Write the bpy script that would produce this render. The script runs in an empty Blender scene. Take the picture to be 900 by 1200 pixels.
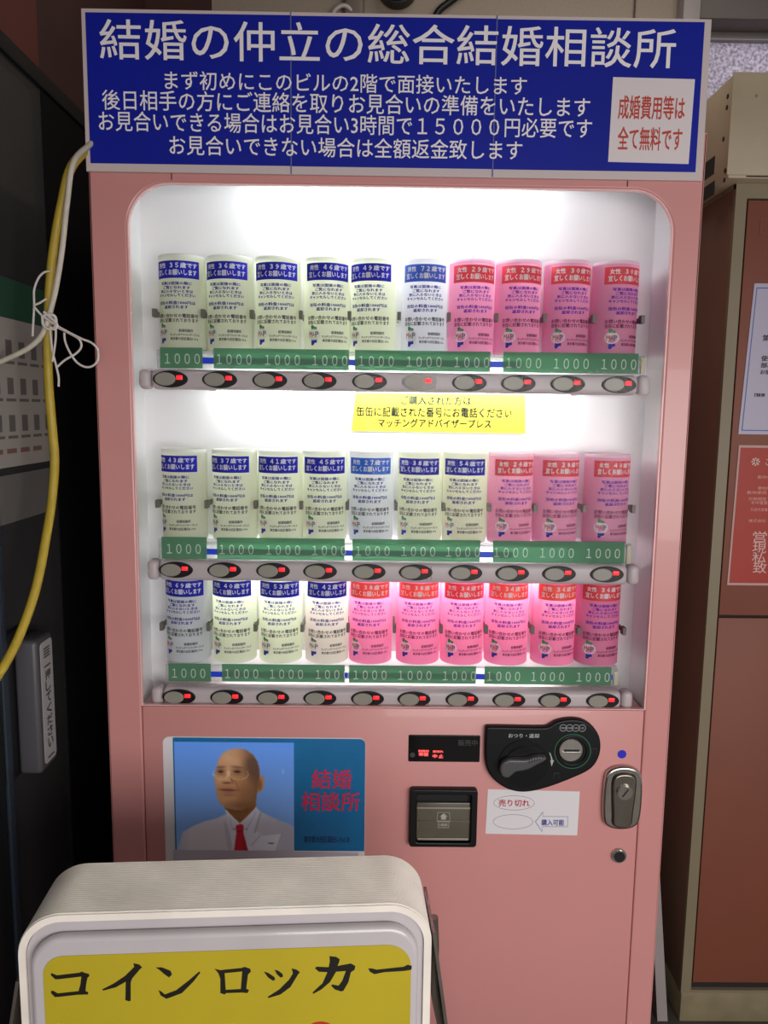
import bpy, bmesh, math, random
import numpy as np
from mathutils import Vector, Matrix
random.seed(7)
S = bpy.context.scene
C = S.collection

# ------------------------------------------------------------------ camera
CAM = (-0.0262, -1.3186, 1.3818)
YAW, PITCH, ROLL, F = 0.0086, 0.1323, 0.0126, 910.0
def cam_basis():
    cy, sy, cp, sp = math.cos(YAW), math.sin(YAW), math.cos(PITCH), math.sin(PITCH)
    fw = Vector((sy*cp, cy*cp, -sp)); rt = Vector((cy, -sy, 0)); up = rt.cross(fw)
    c, s = math.cos(ROLL), math.sin(ROLL)
    return c*rt + s*up, -s*rt + c*up, fw
RT, UP, FW = cam_basis()
cd = bpy.data.cameras.new('camera'); co = bpy.data.objects.new('camera', cd); C.objects.link(co)
m = Matrix((RT, UP, -FW)).transposed().to_4x4(); m.translation = Vector(CAM); co.matrix_world = m
cd.sensor_fit = 'VERTICAL'; cd.sensor_height = 36; cd.lens = 36*F/1200.0; cd.clip_start = 0.01
S.camera = co
def ray(px, py): return FW + RT*((px-450)/F) - UP*((py-600)/F)
def at(px, py, y=None, x=None, z=None, plane=None):
    """the world point of a measured photo pixel on a known real plane"""
    d = ray(px, py); o = Vector(CAM)
    if y is not None: t = (y-o.y)/d.y
    elif x is not None: t = (x-o.x)/d.x
    elif z is not None: t = (z-o.z)/d.z
    else: t = (plane[0]-o).dot(plane[1])/d.dot(plane[1])
    return o + d*t

# ------------------------------------------------------------------ world, exposure, lights
S.view_settings.view_transform = 'Standard'; S.view_settings.look = 'None'
S.view_settings.exposure = 0.0; S.view_settings.gamma = 1.0
W = bpy.data.worlds.new('world'); S.world = W; W.use_nodes = True
bg = W.node_tree.nodes['Background']; bg.inputs[0].default_value = (0.92, 0.96, 1.0, 1); bg.inputs[1].default_value = 0.33
def area(name, loc, target, sx, sy, power, color):
    l = bpy.data.lights.new(name, 'AREA'); l.shape = 'RECTANGLE'; l.size = sx; l.size_y = sy; l.energy = power; l.color = color
    o = bpy.data.objects.new(name, l); C.objects.link(o); o.location = loc
    o.rotation_euler = (Vector(target)-Vector(loc)).to_track_quat('-Z', 'Y').to_euler(); return o
# the lit street in front of the arcade, and the arcade's own ceiling tube
area('street_light', (0.85, -2.40, 1.15), (0.25, 0, -0.55), 1.9, 1.0, 46, (1.0, 0.96, 0.94))
area('arcade_tube', (0.50, 0.35, 2.62), (0.50, 0.35, 0), 0.9, 0.12, 4.5, (1.0, 0.97, 0.9))
area('daylight_behind_window', (1.5, 2.1, 2.3), (1.2, 0.96, 2.1), 1.0, 0.8, 22, (0.95, 0.95, 1.0))
LAMP_TOP, LAMP_LOW = 36.0, 19.0

# ------------------------------------------------------------------ materials
def lin(c):
    return tuple((v/255/12.92 if v/255 <= 0.04045 else ((v/255+0.055)/1.055)**2.4) for v in c)
M = {}
def mat(name, rgb, rough=0.5, metal=0.0, var=0.0, scale=8.0, bump=0.0, emit=None, estr=0.0, coat=0.0, spec=0.5, trans=0.0):
    if name in M: return M[name]
    k = bpy.data.materials.new(name); k.use_nodes = True; nt = k.node_tree; b = nt.nodes['Principled BSDF']
    col = (*lin(rgb), 1)
    b.inputs['Base Color'].default_value = col; b.inputs['Roughness'].default_value = rough
    b.inputs['Metallic'].default_value = metal; b.inputs['Coat Weight'].default_value = coat
    b.inputs['Specular IOR Level'].default_value = spec
    if var > 0 or bump > 0:
        tc = nt.nodes.new('ShaderNodeTexCoord'); nz = nt.nodes.new('ShaderNodeTexNoise')
        nz.inputs['Scale'].default_value = scale; nz.inputs['Detail'].default_value = 6
        nt.links.new(tc.outputs['Object'], nz.inputs['Vector'])
        if var > 0:
            r = nt.nodes.new('ShaderNodeValToRGB')
            r.color_ramp.elements[0].position = 0.3; r.color_ramp.elements[1].position = 0.7
            r.color_ramp.elements[0].color = tuple(c*(1-var) for c in col[:3])+(1,)
            r.color_ramp.elements[1].color = tuple(min(1, c*(1+var)) for c in col[:3])+(1,)
            nt.links.new(nz.outputs['Fac'], r.inputs['Fac']); nt.links.new(r.outputs['Color'], b.inputs['Base Color'])
        if bump > 0:
            bp = nt.nodes.new('ShaderNodeBump'); bp.inputs['Strength'].default_value = bump; bp.inputs['Distance'].default_value = 0.002
            nt.links.new(nz.outputs['Fac'], bp.inputs['Height']); nt.links.new(bp.outputs['Normal'], b.inputs['Normal'])
    if emit: b.inputs['Emission Color'].default_value = (*lin(emit), 1); b.inputs['Emission Strength'].default_value = estr
    if trans > 0:      # thin sheet that lets light through (paper, thin plastic)
        tr = nt.nodes.new('ShaderNodeBsdfTranslucent'); tr.inputs[0].default_value = col
        mx = nt.nodes.new('ShaderNodeMixShader'); mx.inputs[0].default_value = trans
        nt.links.new(b.outputs[0], mx.inputs[1]); nt.links.new(tr.outputs[0], mx.inputs[2])
        nt.links.new(mx.outputs[0], nt.nodes['Material Output'].inputs[0])
    M[name] = k; return k
def glass_mat(name, tint, refl=0.08, rough=0.02, haze=0.0):
    k = bpy.data.materials.new(name); k.use_nodes = True; nt = k.node_tree; nt.nodes.remove(nt.nodes['Principled BSDF'])
    t = nt.nodes.new('ShaderNodeBsdfTransparent'); t.inputs[0].default_value = (*tint, 1)
    g = nt.nodes.new('ShaderNodeBsdfGlossy'); g.inputs['Roughness'].default_value = rough
    fr = nt.nodes.new('ShaderNodeFresnel'); fr.inputs[0].default_value = 1.35
    mu = nt.nodes.new('ShaderNodeMath'); mu.operation = 'MULTIPLY'; mu.inputs[1].default_value = refl
    nt.links.new(fr.outputs[0], mu.inputs[0])
    mx = nt.nodes.new('ShaderNodeMixShader'); nt.links.new(mu.outputs[0], mx.inputs[0])
    nt.links.new(t.outputs[0], mx.inputs[1]); nt.links.new(g.outputs[0], mx.inputs[2]); last = mx
    if haze > 0:
        d = nt.nodes.new('ShaderNodeBsdfDiffuse'); d.inputs[0].default_value = (0.5, 0.5, 0.5, 1)
        m2 = nt.nodes.new('ShaderNodeMixShader'); m2.inputs[0].default_value = haze
        nt.links.new(last.outputs[0], m2.inputs[1]); nt.links.new(d.outputs[0], m2.inputs[2]); last = m2
    nt.links.new(last.outputs[0], nt.nodes['Material Output'].inputs[0]); M[name] = k; return k

pink = mat('pink_enamel', (207, 141, 137), 0.33, var=0.03, scale=3, bump=0.02, coat=0.15)
white_in = mat('white_liner', (238, 238, 240), 0.28, spec=0.5)
bar_m = mat('grey_plastic', (196, 184, 186), 0.4)
black = mat('black_plastic', (11, 11, 12), 0.4, spec=0.35)
black_matt = mat('matt_black', (10, 10, 11), 0.7)
btn_m = mat('button_grey', (150, 146, 134), 0.35)
led = mat('red_led', (255, 40, 45), 0.4, emit=(255, 35, 45), estr=1.3)
led_dim = mat('red_led_seg', (120, 0, 0), 0.4, emit=(255, 90, 90), estr=1.5)
chrome = mat('chrome', (190, 186, 178), 0.18, metal=1.0, var=0.1, scale=30)
steel = mat('brushed_steel', (180, 175, 168), 0.32, metal=1.0, var=0.1, scale=60)
blue_p = mat('sign_blue', (12, 28, 150), 0.5, var=0.08, scale=5, spec=0.25)
white_p = mat('sign_white', (206, 190, 188), 0.45)
paper_w = mat('paper_white', (225, 220, 222), 0.5)
red_ink = mat('red_ink', (190, 62, 48), 0.5)
yellow_p = mat('yellow_paper', (250, 245, 70), 0.6, trans=0.2)
ink_grey = mat('grey_ink', (16, 20, 36), 0.6, spec=0.05)
ink_blue = mat('blue_ink', (40, 44, 170), 0.6)
ink_dark = mat('dark_ink', (60, 55, 60), 0.6)
acrylic = glass_mat('clear_acrylic', (0.93, 0.95, 0.93), 0.8, 0.05, 0.18)
pane_m = glass_mat('window_pane', (0.97, 0.97, 0.97), 0.12, 0.02, 0.0)

# ------------------------------------------------------------------ object helpers
def link(name, me, mats=None, parent=None):
    o = bpy.data.objects.new(name, me); C.objects.link(o)
    if mats:
        for k in (mats if isinstance(mats, (list, tuple)) else [mats]): me.materials.append(k)
    if parent:
        o.parent = parent
        base = Vector(parent.get('_w', (0, 0, 0)))
        if parent.type == 'EMPTY' and not parent.get('_local'): o.location = -parent.location
    return o
def thing(name, loc, label, cat, group=None, local=False, rz=0):
    o = bpy.data.objects.new(name, None); C.objects.link(o); o.location = loc; o.rotation_euler[2] = rz
    o.empty_display_size = 0.05; o['label'] = label; o['category'] = cat
    if group: o['group'] = group
    if local: o['_local'] = True
    return o
def tag(o, label, cat, group=None, kind=None):
    o['label'] = label; o['category'] = cat
    if group: o['group'] = group
    if kind: o['kind'] = kind
    return o
def bm_mesh(name, bm, smooth=False):
    me = bpy.data.meshes.new(name); bmesh.ops.recalc_face_normals(bm, faces=bm.faces); bm.to_mesh(me); bm.free()
    if smooth:
        me.polygons.foreach_set('use_smooth', [True]*len(me.polygons))
        me.set_sharp_from_angle(angle=math.radians(35))
    return me
def add_box(bm, x0, x1, y0, y1, z0, z1, bevel=0, seg=2):
    r = bmesh.ops.create_cube(bm, size=1); vs = r['verts']
    for v in vs: v.co = Vector(((x0+x1)/2+v.co.x*(x1-x0), (y0+y1)/2+v.co.y*(y1-y0), (z0+z1)/2+v.co.z*(z1-z0)))
    if bevel:
        es = list({e for v in vs for e in v.link_edges})
        bmesh.ops.bevel(bm, geom=es, offset=bevel, segments=seg, affect='EDGES', profile=0.5)
def box(name, x0, x1, y0, y1, z0, z1, k, parent=None, bevel=0, seg=2):
    bm = bmesh.new(); add_box(bm, x0, x1, y0, y1, z0, z1, bevel, seg)
    return link(name, bm_mesh(name, bm, bevel > 0), k, parent)
def cyl(name, c, r, d, k, parent=None, axis='y', seg=32, sx=1, bevel=0, r2=None):
    bm = bmesh.new(); bmesh.ops.create_cone(bm, cap_ends=True, segments=seg, radius1=r, radius2=r if r2 is None else r2, depth=d)
    if bevel:
        es = [e for e in bm.edges if abs(e.verts[0].co.z-e.verts[1].co.z) < 1e-6]
        bmesh.ops.bevel(bm, geom=es, offset=bevel, segments=2, affect='EDGES')
    for v in bm.verts:
        x, y, z = v.co
        if axis == 'y': v.co = Vector((x*sx, -z, y))      # cone top (+z) faces the viewer
        elif axis == 'x': v.co = Vector((z, x, y))
        v.co += Vector(c)
    return link(name, bm_mesh(name, bm, True), k, parent)
def curve_mesh(cu):
    o = bpy.data.objects.new('t', cu); C.objects.link(o)
    dg = bpy.context.evaluated_depsgraph_get()
    me = bpy.data.meshes.new_from_object(o.evaluated_get(dg), depsgraph=dg)
    bpy.data.objects.remove(o); bpy.data.curves.remove(cu); return me
def plate(name, loops, yf, thick, k, parent=None, bevel=0, smooth=True, raw=False):
    """flat outline(s) in x,z, front face at y=yf, going back by thick; inner loops are holes"""
    cu = bpy.data.curves.new(name, 'CURVE'); cu.dimensions = '2D'; cu.fill_mode = 'BOTH' if thick > 0 else 'FRONT'
    for lp in loops:
        sp = cu.splines.new('POLY'); sp.points.add(len(lp)-1); sp.use_cyclic_u = True
        for i, (u, v) in enumerate(lp): sp.points[i].co = (u, v, 0, 1)
    if thick > 0: cu.extrude = max(thick/2-bevel, 1e-5)
    if bevel: cu.bevel_depth = bevel; cu.bevel_resolution = 2; cu.offset = -bevel
    me = curve_mesh(cu); me.name = name
    for v in me.vertices:
        x, y, z = v.co; v.co = (x, yf+thick/2-z, y)
    if raw: return me
    me.polygons.foreach_set('use_smooth', [bool(bevel) and smooth]*len(me.polygons))
    if bevel: me.set_sharp_from_angle(angle=math.radians(35))
    return link(name, me, k, parent)
def ell(cx, cz, rx, rz, n=32, a0=0, a1=360):
    return [(cx+rx*math.cos(math.radians(a0+(a1-a0)*i/n)), cz+rz*math.sin(math.radians(a0+(a1-a0)*i/n))) for i in range(n if a1-a0 == 360 else n+1)]
def rrect(x0, x1, z0, z1, r, n=6, rs=None):
    rs = rs or (r, r, r, r)   # bl, br, tr, tl
    out = []
    for (cx, cz, a), q in zip(((x0, z0, 180), (x1, z0, 270), (x1, z1, 0), (x0, z1, 90)), rs):
        sx = 1 if cx == x0 else -1; sz = 1 if cz == z0 else -1
        if q <= 0: out.append((cx, cz)); continue
        out += [(cx+sx*q+q*math.cos(math.radians(a+90*i/n)), cz+sz*q+q*math.sin(math.radians(a+90*i/n))) for i in range(n+1)]
    return out
def tube(name, pts, r, k, parent=None, res=3, smooth_pts=True, radii=None, raw=False):
    cu = bpy.data.curves.new(name, 'CURVE'); cu.dimensions = '3D'; cu.bevel_depth = r; cu.bevel_resolution = res; cu.use_fill_caps = True
    if smooth_pts and len(pts) > 2:
        P = [Vector(p) for p in pts]; out = []
        for i in range(len(P)-1):
            p0, p1, p2, p3 = P[max(i-1, 0)], P[i], P[i+1], P[min(i+2, len(P)-1)]
            for j in range(6):
                t = j/6; out.append(0.5*((2*p1)+(-p0+p2)*t+(2*p0-5*p1+4*p2-p3)*t*t+(-p0+3*p1-3*p2+p3)*t**3))
        out.append(P[-1]); pts = out
    sp = cu.splines.new('POLY'); sp.points.add(len(pts)-1)
    for i, p in enumerate(pts): sp.points[i].co = (*p, 1)
    me = curve_mesh(cu); me.polygons.foreach_set('use_smooth', [True]*len(me.polygons))
    if raw: return me
    return link(name, me, k, parent)
_tc = {}
def text_raw(s, bold=0.0, res=1, spacing=1.0):
    key = (s, bold, res, spacing)
    if key not in _tc:
        cu = bpy.data.curves.new('t', 'FONT'); cu.body = s; cu.resolution_u = res; cu.offset = bold; cu.align_x = 'LEFT'; cu.space_character = spacing
        cu.fill_mode = 'FRONT'
        me = curve_mesh(cu)
        co = np.array([v.co[:2] for v in me.vertices]); fs = [tuple(p.vertices) for p in me.polygons]
        bpy.data.meshes.remove(me)
        _tc[key] = (co, fs)
    return _tc[key]
def text_flat(items, bold=0.0, res=2):
    """items: (string, cx, cz, width, height) each fitted to its box -> verts (u,v), faces; bold overlays shifted copies"""
    V = []; Fc = []
    for s, cx, cz, w, h in items:
        co, fs = text_raw(s, 0.0, res); mn, mx = co.min(0), co.max(0)
        sc = w/(mx[0]-mn[0]); sh = sc if h is None else h/(mx[1]-mn[1])
        offs = [(0, 0)] if bold <= 0 else [(-bold, -bold), (bold, -bold), (bold, bold), (-bold, bold)]
        for lay, (du, dv) in enumerate(offs):
            n = len(V)
            q = (co-(mn+mx)/2+np.array([du, dv]))*np.array([sc, sh])+np.array([cx, cz])
            V += [(a[0], a[1], lay*6e-5) for a in q]; Fc += [tuple(i+n for i in f) for f in fs]
    return V, Fc
def text(name, items, y, k, parent=None, bold=0.0, res=2):
    V, Fc = text_flat(items, bold, res); me = bpy.data.meshes.new(name)
    me.from_pydata([(u, y-l_, v) for u, v, l_ in V], [], Fc); return link(name, me, k, parent)
def join_mesh(name, parts):
    """parts: list of (verts, faces, mat_index)"""
    V = []; Fc = []; mi = []
    for vs, fs, i in parts:
        n = len(V); V += vs; Fc += [tuple(a+n for a in f) for f in fs]; mi += [i]*len(fs)
    me = bpy.data.meshes.new(name); me.from_pydata(V, [], Fc); me.polygons.foreach_set('material_index', mi); return me
def mesh_data(me):
    r = ([tuple(v.co) for v in me.vertices], [tuple(p.vertices) for p in me.polygons]); bpy.data.meshes.remove(me); return r
def struct(o): o['kind'] = 'structure'; return o

# ------------------------------------------------------------------ the setting
floor_m = mat('floor_concrete', (72, 64, 58), 0.6, var=0.25, scale=12, bump=0.3)
struct(box('floor', -2.2, 2.2, -4.0, 1.6, -0.1, 0, floor_m))
struct(box('ceiling', -2.2, 2.2, -2.2, 1.6, 2.75, 2.85, mat('ceiling_panel', (120, 112, 104), 0.8)))
back_beige = mat('beige_wall', (150, 138, 122), 0.85, var=0.05, scale=150, bump=0.4)
brown_w = mat('brown_wall', (62, 34, 28), 0.7, var=0.12, scale=6)
red_w = mat('redbrown_wall', (92, 40, 30), 0.65, var=0.1, scale=5)
# back wall: dark brown bay, beige bay, then the window bay
struct(box('wall_back', -2.2, -0.48, 0.9, 1.0, 0, 2.75, brown_w))
struct(box('wall_back', -0.48, 0.77, 0.9, 1.0, 0, 2.75, back_beige))
struct(box('wall_back', 0.77, 2.2, 0.9, 1.0, 0, 1.55, back_beige))
hdr = mat('window_header', (92, 84, 80), 0.6)
struct(box('trim_1', 0.80, 2.2, 0.86, 1.0, 2.405, 2.75, hdr, bevel=0.004))
struct(box('trim_2', 0.755, 0.80, 0.85, 1.0, 0, 2.75, mat('post_grey', (150, 140, 138), 0.5), bevel=0.004))
tex_glass = bpy.data.materials.new('textured_glass'); tex_glass.use_nodes = True
nt = tex_glass.node_tree; b = nt.nodes['Principled BSDF']
tcn = nt.nodes.new('ShaderNodeTexCoord'); vo = nt.nodes.new('ShaderNodeTexNoise'); vo.inputs['Scale'].default_value = 120; vo.inputs['Detail'].default_value = 2
bp = nt.nodes.new('ShaderNodeBump'); bp.inputs['Strength'].default_value = 0.9; bp.inputs['Distance'].default_value = 0.004
nt.links.new(tcn.outputs['Object'], vo.inputs['Vector']); nt.links.new(vo.outputs['Fac'], bp.inputs['Height']); nt.links.new(bp.outputs['Normal'], b.inputs['Normal'])
b.inputs['Base Color'].default_value = (*lin((178, 168, 176)), 1); b.inputs['Roughness'].default_value = 0.15
trw = nt.nodes.new('ShaderNodeBsdfTranslucent'); trw.inputs[0].default_value = (*lin((225, 215, 222)), 1)
vr = nt.nodes.new('ShaderNodeValToRGB'); vr.color_ramp.elements[0].position = .35; vr.color_ramp.elements[1].position = .62
vr.color_ramp.elements[0].color = (*lin((150, 140, 150)), 1); vr.color_ramp.elements[1].color = (*lin((245, 240, 248)), 1)  # pale and dark noise paints the sparkle of the glass into its colour
nt.links.new(vo.outputs['Fac'], vr.inputs['Fac']); nt.links.new(vr.outputs['Color'], trw.inputs[0])
nt.links.new(bp.outputs['Normal'], trw.inputs['Normal'])
mxw = nt.nodes.new('ShaderNodeMixShader'); mxw.inputs[0].default_value = 0.75
nt.links.new(b.outputs[0], mxw.inputs[1]); nt.links.new(trw.outputs[0], mxw.inputs[2]); nt.links.new(mxw.outputs[0], nt.nodes['Material Output'].inputs[0])
wf = struct(box('window_1', 0.80, 2.2, 0.95, 0.96, 1.55, 2.405, tex_glass))
box('window_frame', 0.80, 0.815, 0.93, 0.97, 1.55, 2.405, mat('alu_frame', (140, 134, 132), 0.4, metal=0.6), wf, bevel=0.002)
box('window_frame', 0.80, 2.2, 0.93, 0.97, 2.385, 2.405, M['alu_frame'], wf, bevel=0.002)
# left side: glass sliding door under a red-brown lintel
struct(box('wall_left', -0.80, -0.652, -2.2, 0.195, 1.985, 2.75, red_w))
struct(box('wall_left', -0.80, -0.656, 0.195, 0.9, 1.985, 2.75, brown_w))
struct(box('wall_left', -1.5, -1.45, -2.2, 0.9, 0, 2.75, mat('dark_room', (38, 34, 33), 0.8)))
struct(box('wall_left', -1.45, -0.66, 0.88, 0.9, 0, 1.985, M['dark_room']))

# sliding glass door
dk = mat('door_bronze', (34, 36, 38), 0.45, metal=0.3)
door = thing('sliding_glass_door', (-0.65, 0, 0), 'dark glass automatic sliding door left of the pink vending machine', 'door')
door['kind'] = 'structure'; door.name = 'door_1'
gd = glass_mat('dark_door_glass', (0.55, 0.54, 0.53), 0.5, 0.08, 0.07)
box('glass_pane', -0.662, -0.654, -0.10, 0.20, 0.05, 1.965, gd, door)
box('gap_shade_sheet', -0.668, -0.652, 0.2005, 0.90, 0.05, 1.965, mat('gap_shade_black', (20, 17, 18), 0.8, spec=0.1), door, 0.001)  # black sheet painted in for the unlit open space past the glass
box('top_rail', -0.67, -0.646, -1.3, 0.90, 1.955, 1.985, dk, door, 0.003)
box('door_stile', -0.672, -0.644, -0.145, -0.075, 0.0, 1.955, dk, door, 0.003)
box('bottom_rail', -0.67, -0.646, -0.075, 0.90, 0.0, 0.06, dk, door, 0.003)
box('glass_pane', -0.672, -0.664, -1.3, -0.145, 0.05, 1.955, gd, door)
box('rubber_strip', -0.644, -0.638, -0.085, -0.066, 0.0, 1.95, mat('blue_grey_strip', (38, 48, 60), 0.6), door, 0.001)
# posters stuck behind the glass
po = thing('door_poster', (-0.653, 0.0, 1.3), 'faded grey notice with rows of small icons and a green header on the door glass', 'poster')
box('sheet', -0.6538, -0.6532, -0.06, 0.20, 1.275, 1.525, mat('faded_sheet', (172, 164, 156), 0.8), po)
box('green_header', -0.6538, -0.6531, -0.06, 0.20, 1.525, 1.592, mat('faded_green', (40, 82, 62), 0.8), po)
bm = bmesh.new()
for i in range(5):
    for j in range(3):
        y = -0.035+i*0.048; z = 1.335+j*0.063
        add_box(bm, -0.6530, -0.6527, y, y+0.022, z, z+0.028)
        add_box(bm, -0.6530, -0.6527, y-0.006, y+0.030, z-0.012, z-0.007)
link('printed_icons', bm_mesh('icons', bm), mat('faded_print', (108, 102, 98), 0.8), po)['kind'] = 'stuff'
bm = bmesh.new()
for i in range(4):
    y = -0.05+i*0.05; add_box(bm, -0.6530, -0.6526, y, y+0.035, 1.298, 1.306)
link('red_print', bm_mesh('redp', bm), mat('faded_red', (134, 96, 90), 0.8), po)
tag(box('door_notice', -0.6538, -0.6532, -0.07, 0.185, 1.18, 1.262, mat('grey_film', (112, 108, 103), 0.8)), 'plain grey strip of film on the door glass under the icon notice', 'notice')

# touch switch
sw = thing('touch_switch', (-0.65, -0.02, 0.72), 'grey upright touch switch box with a white label on the glass door', 'switch')
box('mounting_plate', -0.654, -0.640, -0.085, 0.02, 0.745, 1.0, mat('switch_black', (22, 22, 24), 0.5), sw, 0.002)
box('housing', -0.6395, -0.600, -0.045, 0.022, 0.747, 0.985, mat('switch_grey', (78, 76, 80), 0.4), sw, 0.008, 4)
lb = plate('label_plate', [rrect(-0.031, 0.016, 0.758, 0.976, 0.008)], -0.0008, 0.0008, mat('switch_label', (176, 170, 170), 0.5), raw=True)
for v in lb.vertices: v.co = (-0.5995-v.co.y-0.0006, v.co.x, v.co.z)
lbo = link('label_plate', lb, M['switch_label'], sw)
items = [(ch, -0.0075, 0.915-0.0205*i, 0.020, 0.017) for i, ch in enumerate('押してください')]
V, Fc = text_flat(items, 0.01)
me = bpy.data.meshes.new('l'); me.from_pydata([(-0.5985+l_, u, v) for u, v, l_ in V], [], Fc)
link('lettering', me, mat('switch_ink', (70, 66, 74), 0.6), sw)
bm = bmesh.new()
for z in (0.962, 0.957, 0.952, 0.947, 0.930, 0.766): add_box(bm, -0.5986, -0.5983, -0.020, 0.004, z, z+0.0022)
link('small_marks', bm_mesh('marks', bm), M['switch_ink'], sw)['kind'] = 'stuff'

# ------------------------------------------------------------------ things on the back wall above the machine
cam_k = black
d0 = thing('round_speaker', (0.01, 0.86, 2.44), 'black round device hanging on the beige wall above the sign', 'speaker')
cyl('housing', (0.012, 0.87, 2.478), 0.052, 0.06, black, d0, bevel=0.012, seg=40)
cyl('front_ring', (0.012, 0.838, 2.478), 0.042, 0.008, mat('dark_grey_ring', (52, 50, 52), 0.3), d0, seg=40)
cyl('front_cone', (0.012, 0.8335, 2.478), 0.032, 0.004, black_matt, d0, seg=40)
tag(tube('black_cable', [(0.10, 0.885, 2.37), (0.118, 0.885, 2.42), (0.155, 0.884, 2.45), (0.215, 0.884, 2.50), (0.25, 0.885, 2.6), (0.26, 0.885, 2.75)], 0.009, black), 'thick black cable running up the beige wall right of the round black device', 'cable')
tag(tube('clear_hose', [(-0.17, 0.88, 2.36), (-0.155, 0.87, 2.41), (-0.125, 0.87, 2.425), (-0.10, 0.88, 2.40), (-0.095, 0.885, 2.35)], 0.006, mat('clear_plastic', (170, 165, 160), 0.25)), 'curled translucent plastic hose peeping over the sign left of the round device', 'hose')
tag(box('conduit_cover', -0.13, -0.075, 0.87, 0.9, 2.2, 2.75, mat('conduit', (110, 98, 88), 0.5), bevel=0.012, seg=4), 'grey brown cable cover running up the beige wall above the sign', 'conduit')
tag(tube('thin_wire', [(0.640, 0.893, 2.2), (0.642, 0.893, 2.75)], 0.002, mat('wire_dark', (80, 62, 55), 0.6), smooth_pts=False), 'thin dark wire running up the beige wall near the grey post', 'wire')

# ------------------------------------------------------------------ vending machine
vm = thing('vending_machine', (0, 0.37, 0), 'pink vending machine with a lit window of printed cans', 'vending machine')
YB = 0.105
# shell
bm = bmesh.new()
add_box(bm, -0.5, 0.5, 0.15, 0.74, 0.06, 1.83, 0.004)
link('cabinet', bm_mesh('cabinet', bm, True), pink, vm)
# front frame with the rounded-top window opening
WX0, WX1, WZ0, WZ1 = -0.4395, 0.4540, 0.8562, 1.7405
plate('front_frame', [rrect(-0.5, 0.5, 0.06, 1.83, 0.002), rrect(WX0, WX1, 0.09, WZ1, 0.07, 10, (0, 0, 0.07, 0.07))], 0.0, 0.0145, pink, vm, bevel=0.0035)
for a, b_, c, d in ((-0.4999, -0.4595, 0.062, 1.8295), (0.4675, 0.4999, 0.062, 1.8295), (-0.4595, 0.4675, 1.808, 1.826), (-0.4595, 0.4675, 0.8365, 0.8335)):
    if d > c: box('side_panel', a, b_, 0.0075, 0.15, c, d, pink, vm)
plate('window_trim', [rrect(WX0, WX1, WZ0, WZ1, 0.07, 12, (0.002, 0.002, 0.07, 0.07)), rrect(WX0+0.0022, WX1-0.0022, WZ0+0.0015, WZ1-0.0022, 0.068, 12, (0.001, 0.001, 0.068, 0.068))], -0.0002, 0.008, mat('pink_trim', (240, 190, 188), 0.3), vm)
dp = box('door_panel', WX0+0.0015, WX1-0.0015, 0.0008, 0.10, 0.0915, WZ0-0.0015, pink, vm, 0.0015)
box('base_plinth', -0.47, 0.47, 0.06, 0.70, 0.0, 0.06, black_matt, vm)
# product compartment
bay = box('back_panel', -0.47, 0.48, YB, YB+0.004, 0.80, 1.82, white_in, vm)
box('side_liner', -0.458, -0.450, 0.008, YB, 0.80, 1.82, white_in, vm)
box('side_liner', 0.4585, 0.466, 0.008, YB, 0.80, 1.82, white_in, vm)
box('roof_liner', -0.458, 0.466, 0.008, YB, 1.800, 1.806, white_in, vm)
box('floor_liner', -0.458, 0.466, 0.008, YB, 0.835, 0.842, white_in, vm)
box('added_bounce_liner', -0.44, 0.45, 0.0147, 0.0165, 1.7425, 1.7995, white_in, vm)  # unseen white lining, added to keep the frame's pink bounce out
plate('window_glass', [rrect(WX0+0.0036, WX1-0.0036, WZ0+0.0025, WZ1-0.0036, 0.066, 12, (0.001, 0.001, 0.066, 0.066))], 0.0035, 0.002, pane_m, vm)
# small dark seams of the corner castings
for x in (-0.365, 0.374): box('corner_seam', x-0.0008, x+0.0008, -0.0012, 0.0, 1.7445, 1.7555, mat('seam_dark', (90, 52, 50), 0.7), vm)
# fluorescent tubes
def lamp_tube(x0, x1, y, z, st, r=0.0075):
    k = mat('tube_glow_%g' % st, (255, 255, 255), 0.5, emit=(248, 254, 252), estr=st)
    o = cyl('fluorescent_tube', ((x0+x1)/2, y, z), r, x1-x0, k, vm, axis='x', seg=12)
    for x in (x0-0.012, x1): cyl('tube_cap', (x+0.006, y, z), r+0.001, 0.012, bar_m, vm, axis='x', seg=12)
lamp_tube(-0.21, 0.22, 0.040, 1.782, LAMP_TOP, 0.010)

ROWS = [dict(z=1.474, bar=(1.4095, 1.4435), strip=(1.4455, 1.4795), bx=(-0.433, 0.436),
             strips=((-.3957, -.3244), (-.3057, -.0771), (-.067, .1621), (.1838, .4135)), band=(-.335, .215),
             px=lambda p: -.3957+(p-187)*.0014424, pr=(213, 273.5, 330, 385.5, 440, 496, 552, 613, 669, 725),
             btn=(-.378, -.295, -.2105, -.127, -.042, .042, .127, .21, .294, .381), bz=1.4268),
        dict(z=1.1478, bar=(1.0785, 1.1150), strip=(1.1175, 1.1560), bx=(-0.428, 0.436),
             strips=((-.4015, -.3229), (-.3051, -.0824), (-.0691, .1541), (.1765, .407)), band=(-.332, .21),
             px=lambda p: -.401+(p-189)*.001488, pr=(214.7, 276.4, 331, 385, 436, 489.5, 542, 598.5, 652.5, 707),
             btn=(-.376, -.292, -.207, -.125, -.04, .042, .129, .211, .293, .377), bz=1.0987),
        dict(z=0.9268, bar=(0.8495, 0.8840), strip=(0.8955, 0.9280), bx=(-0.427, 0.437),
             strips=((-.3947, -.3194), (-.2997, -.0811), (-.0735, .1532), (.1685, .3957)), band=(-.328, .192),
             px=lambda p: -.3947+(p-197)*.00152, pr=(220.6, 282.6, 335, 388.7, 433, 485.7, 538, 590, 642, 695.6),
             btn=(-.376, -.291, -.209, -.125, -.04, .043, .129, .213, .295, .381), bz=.8677)]
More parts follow.
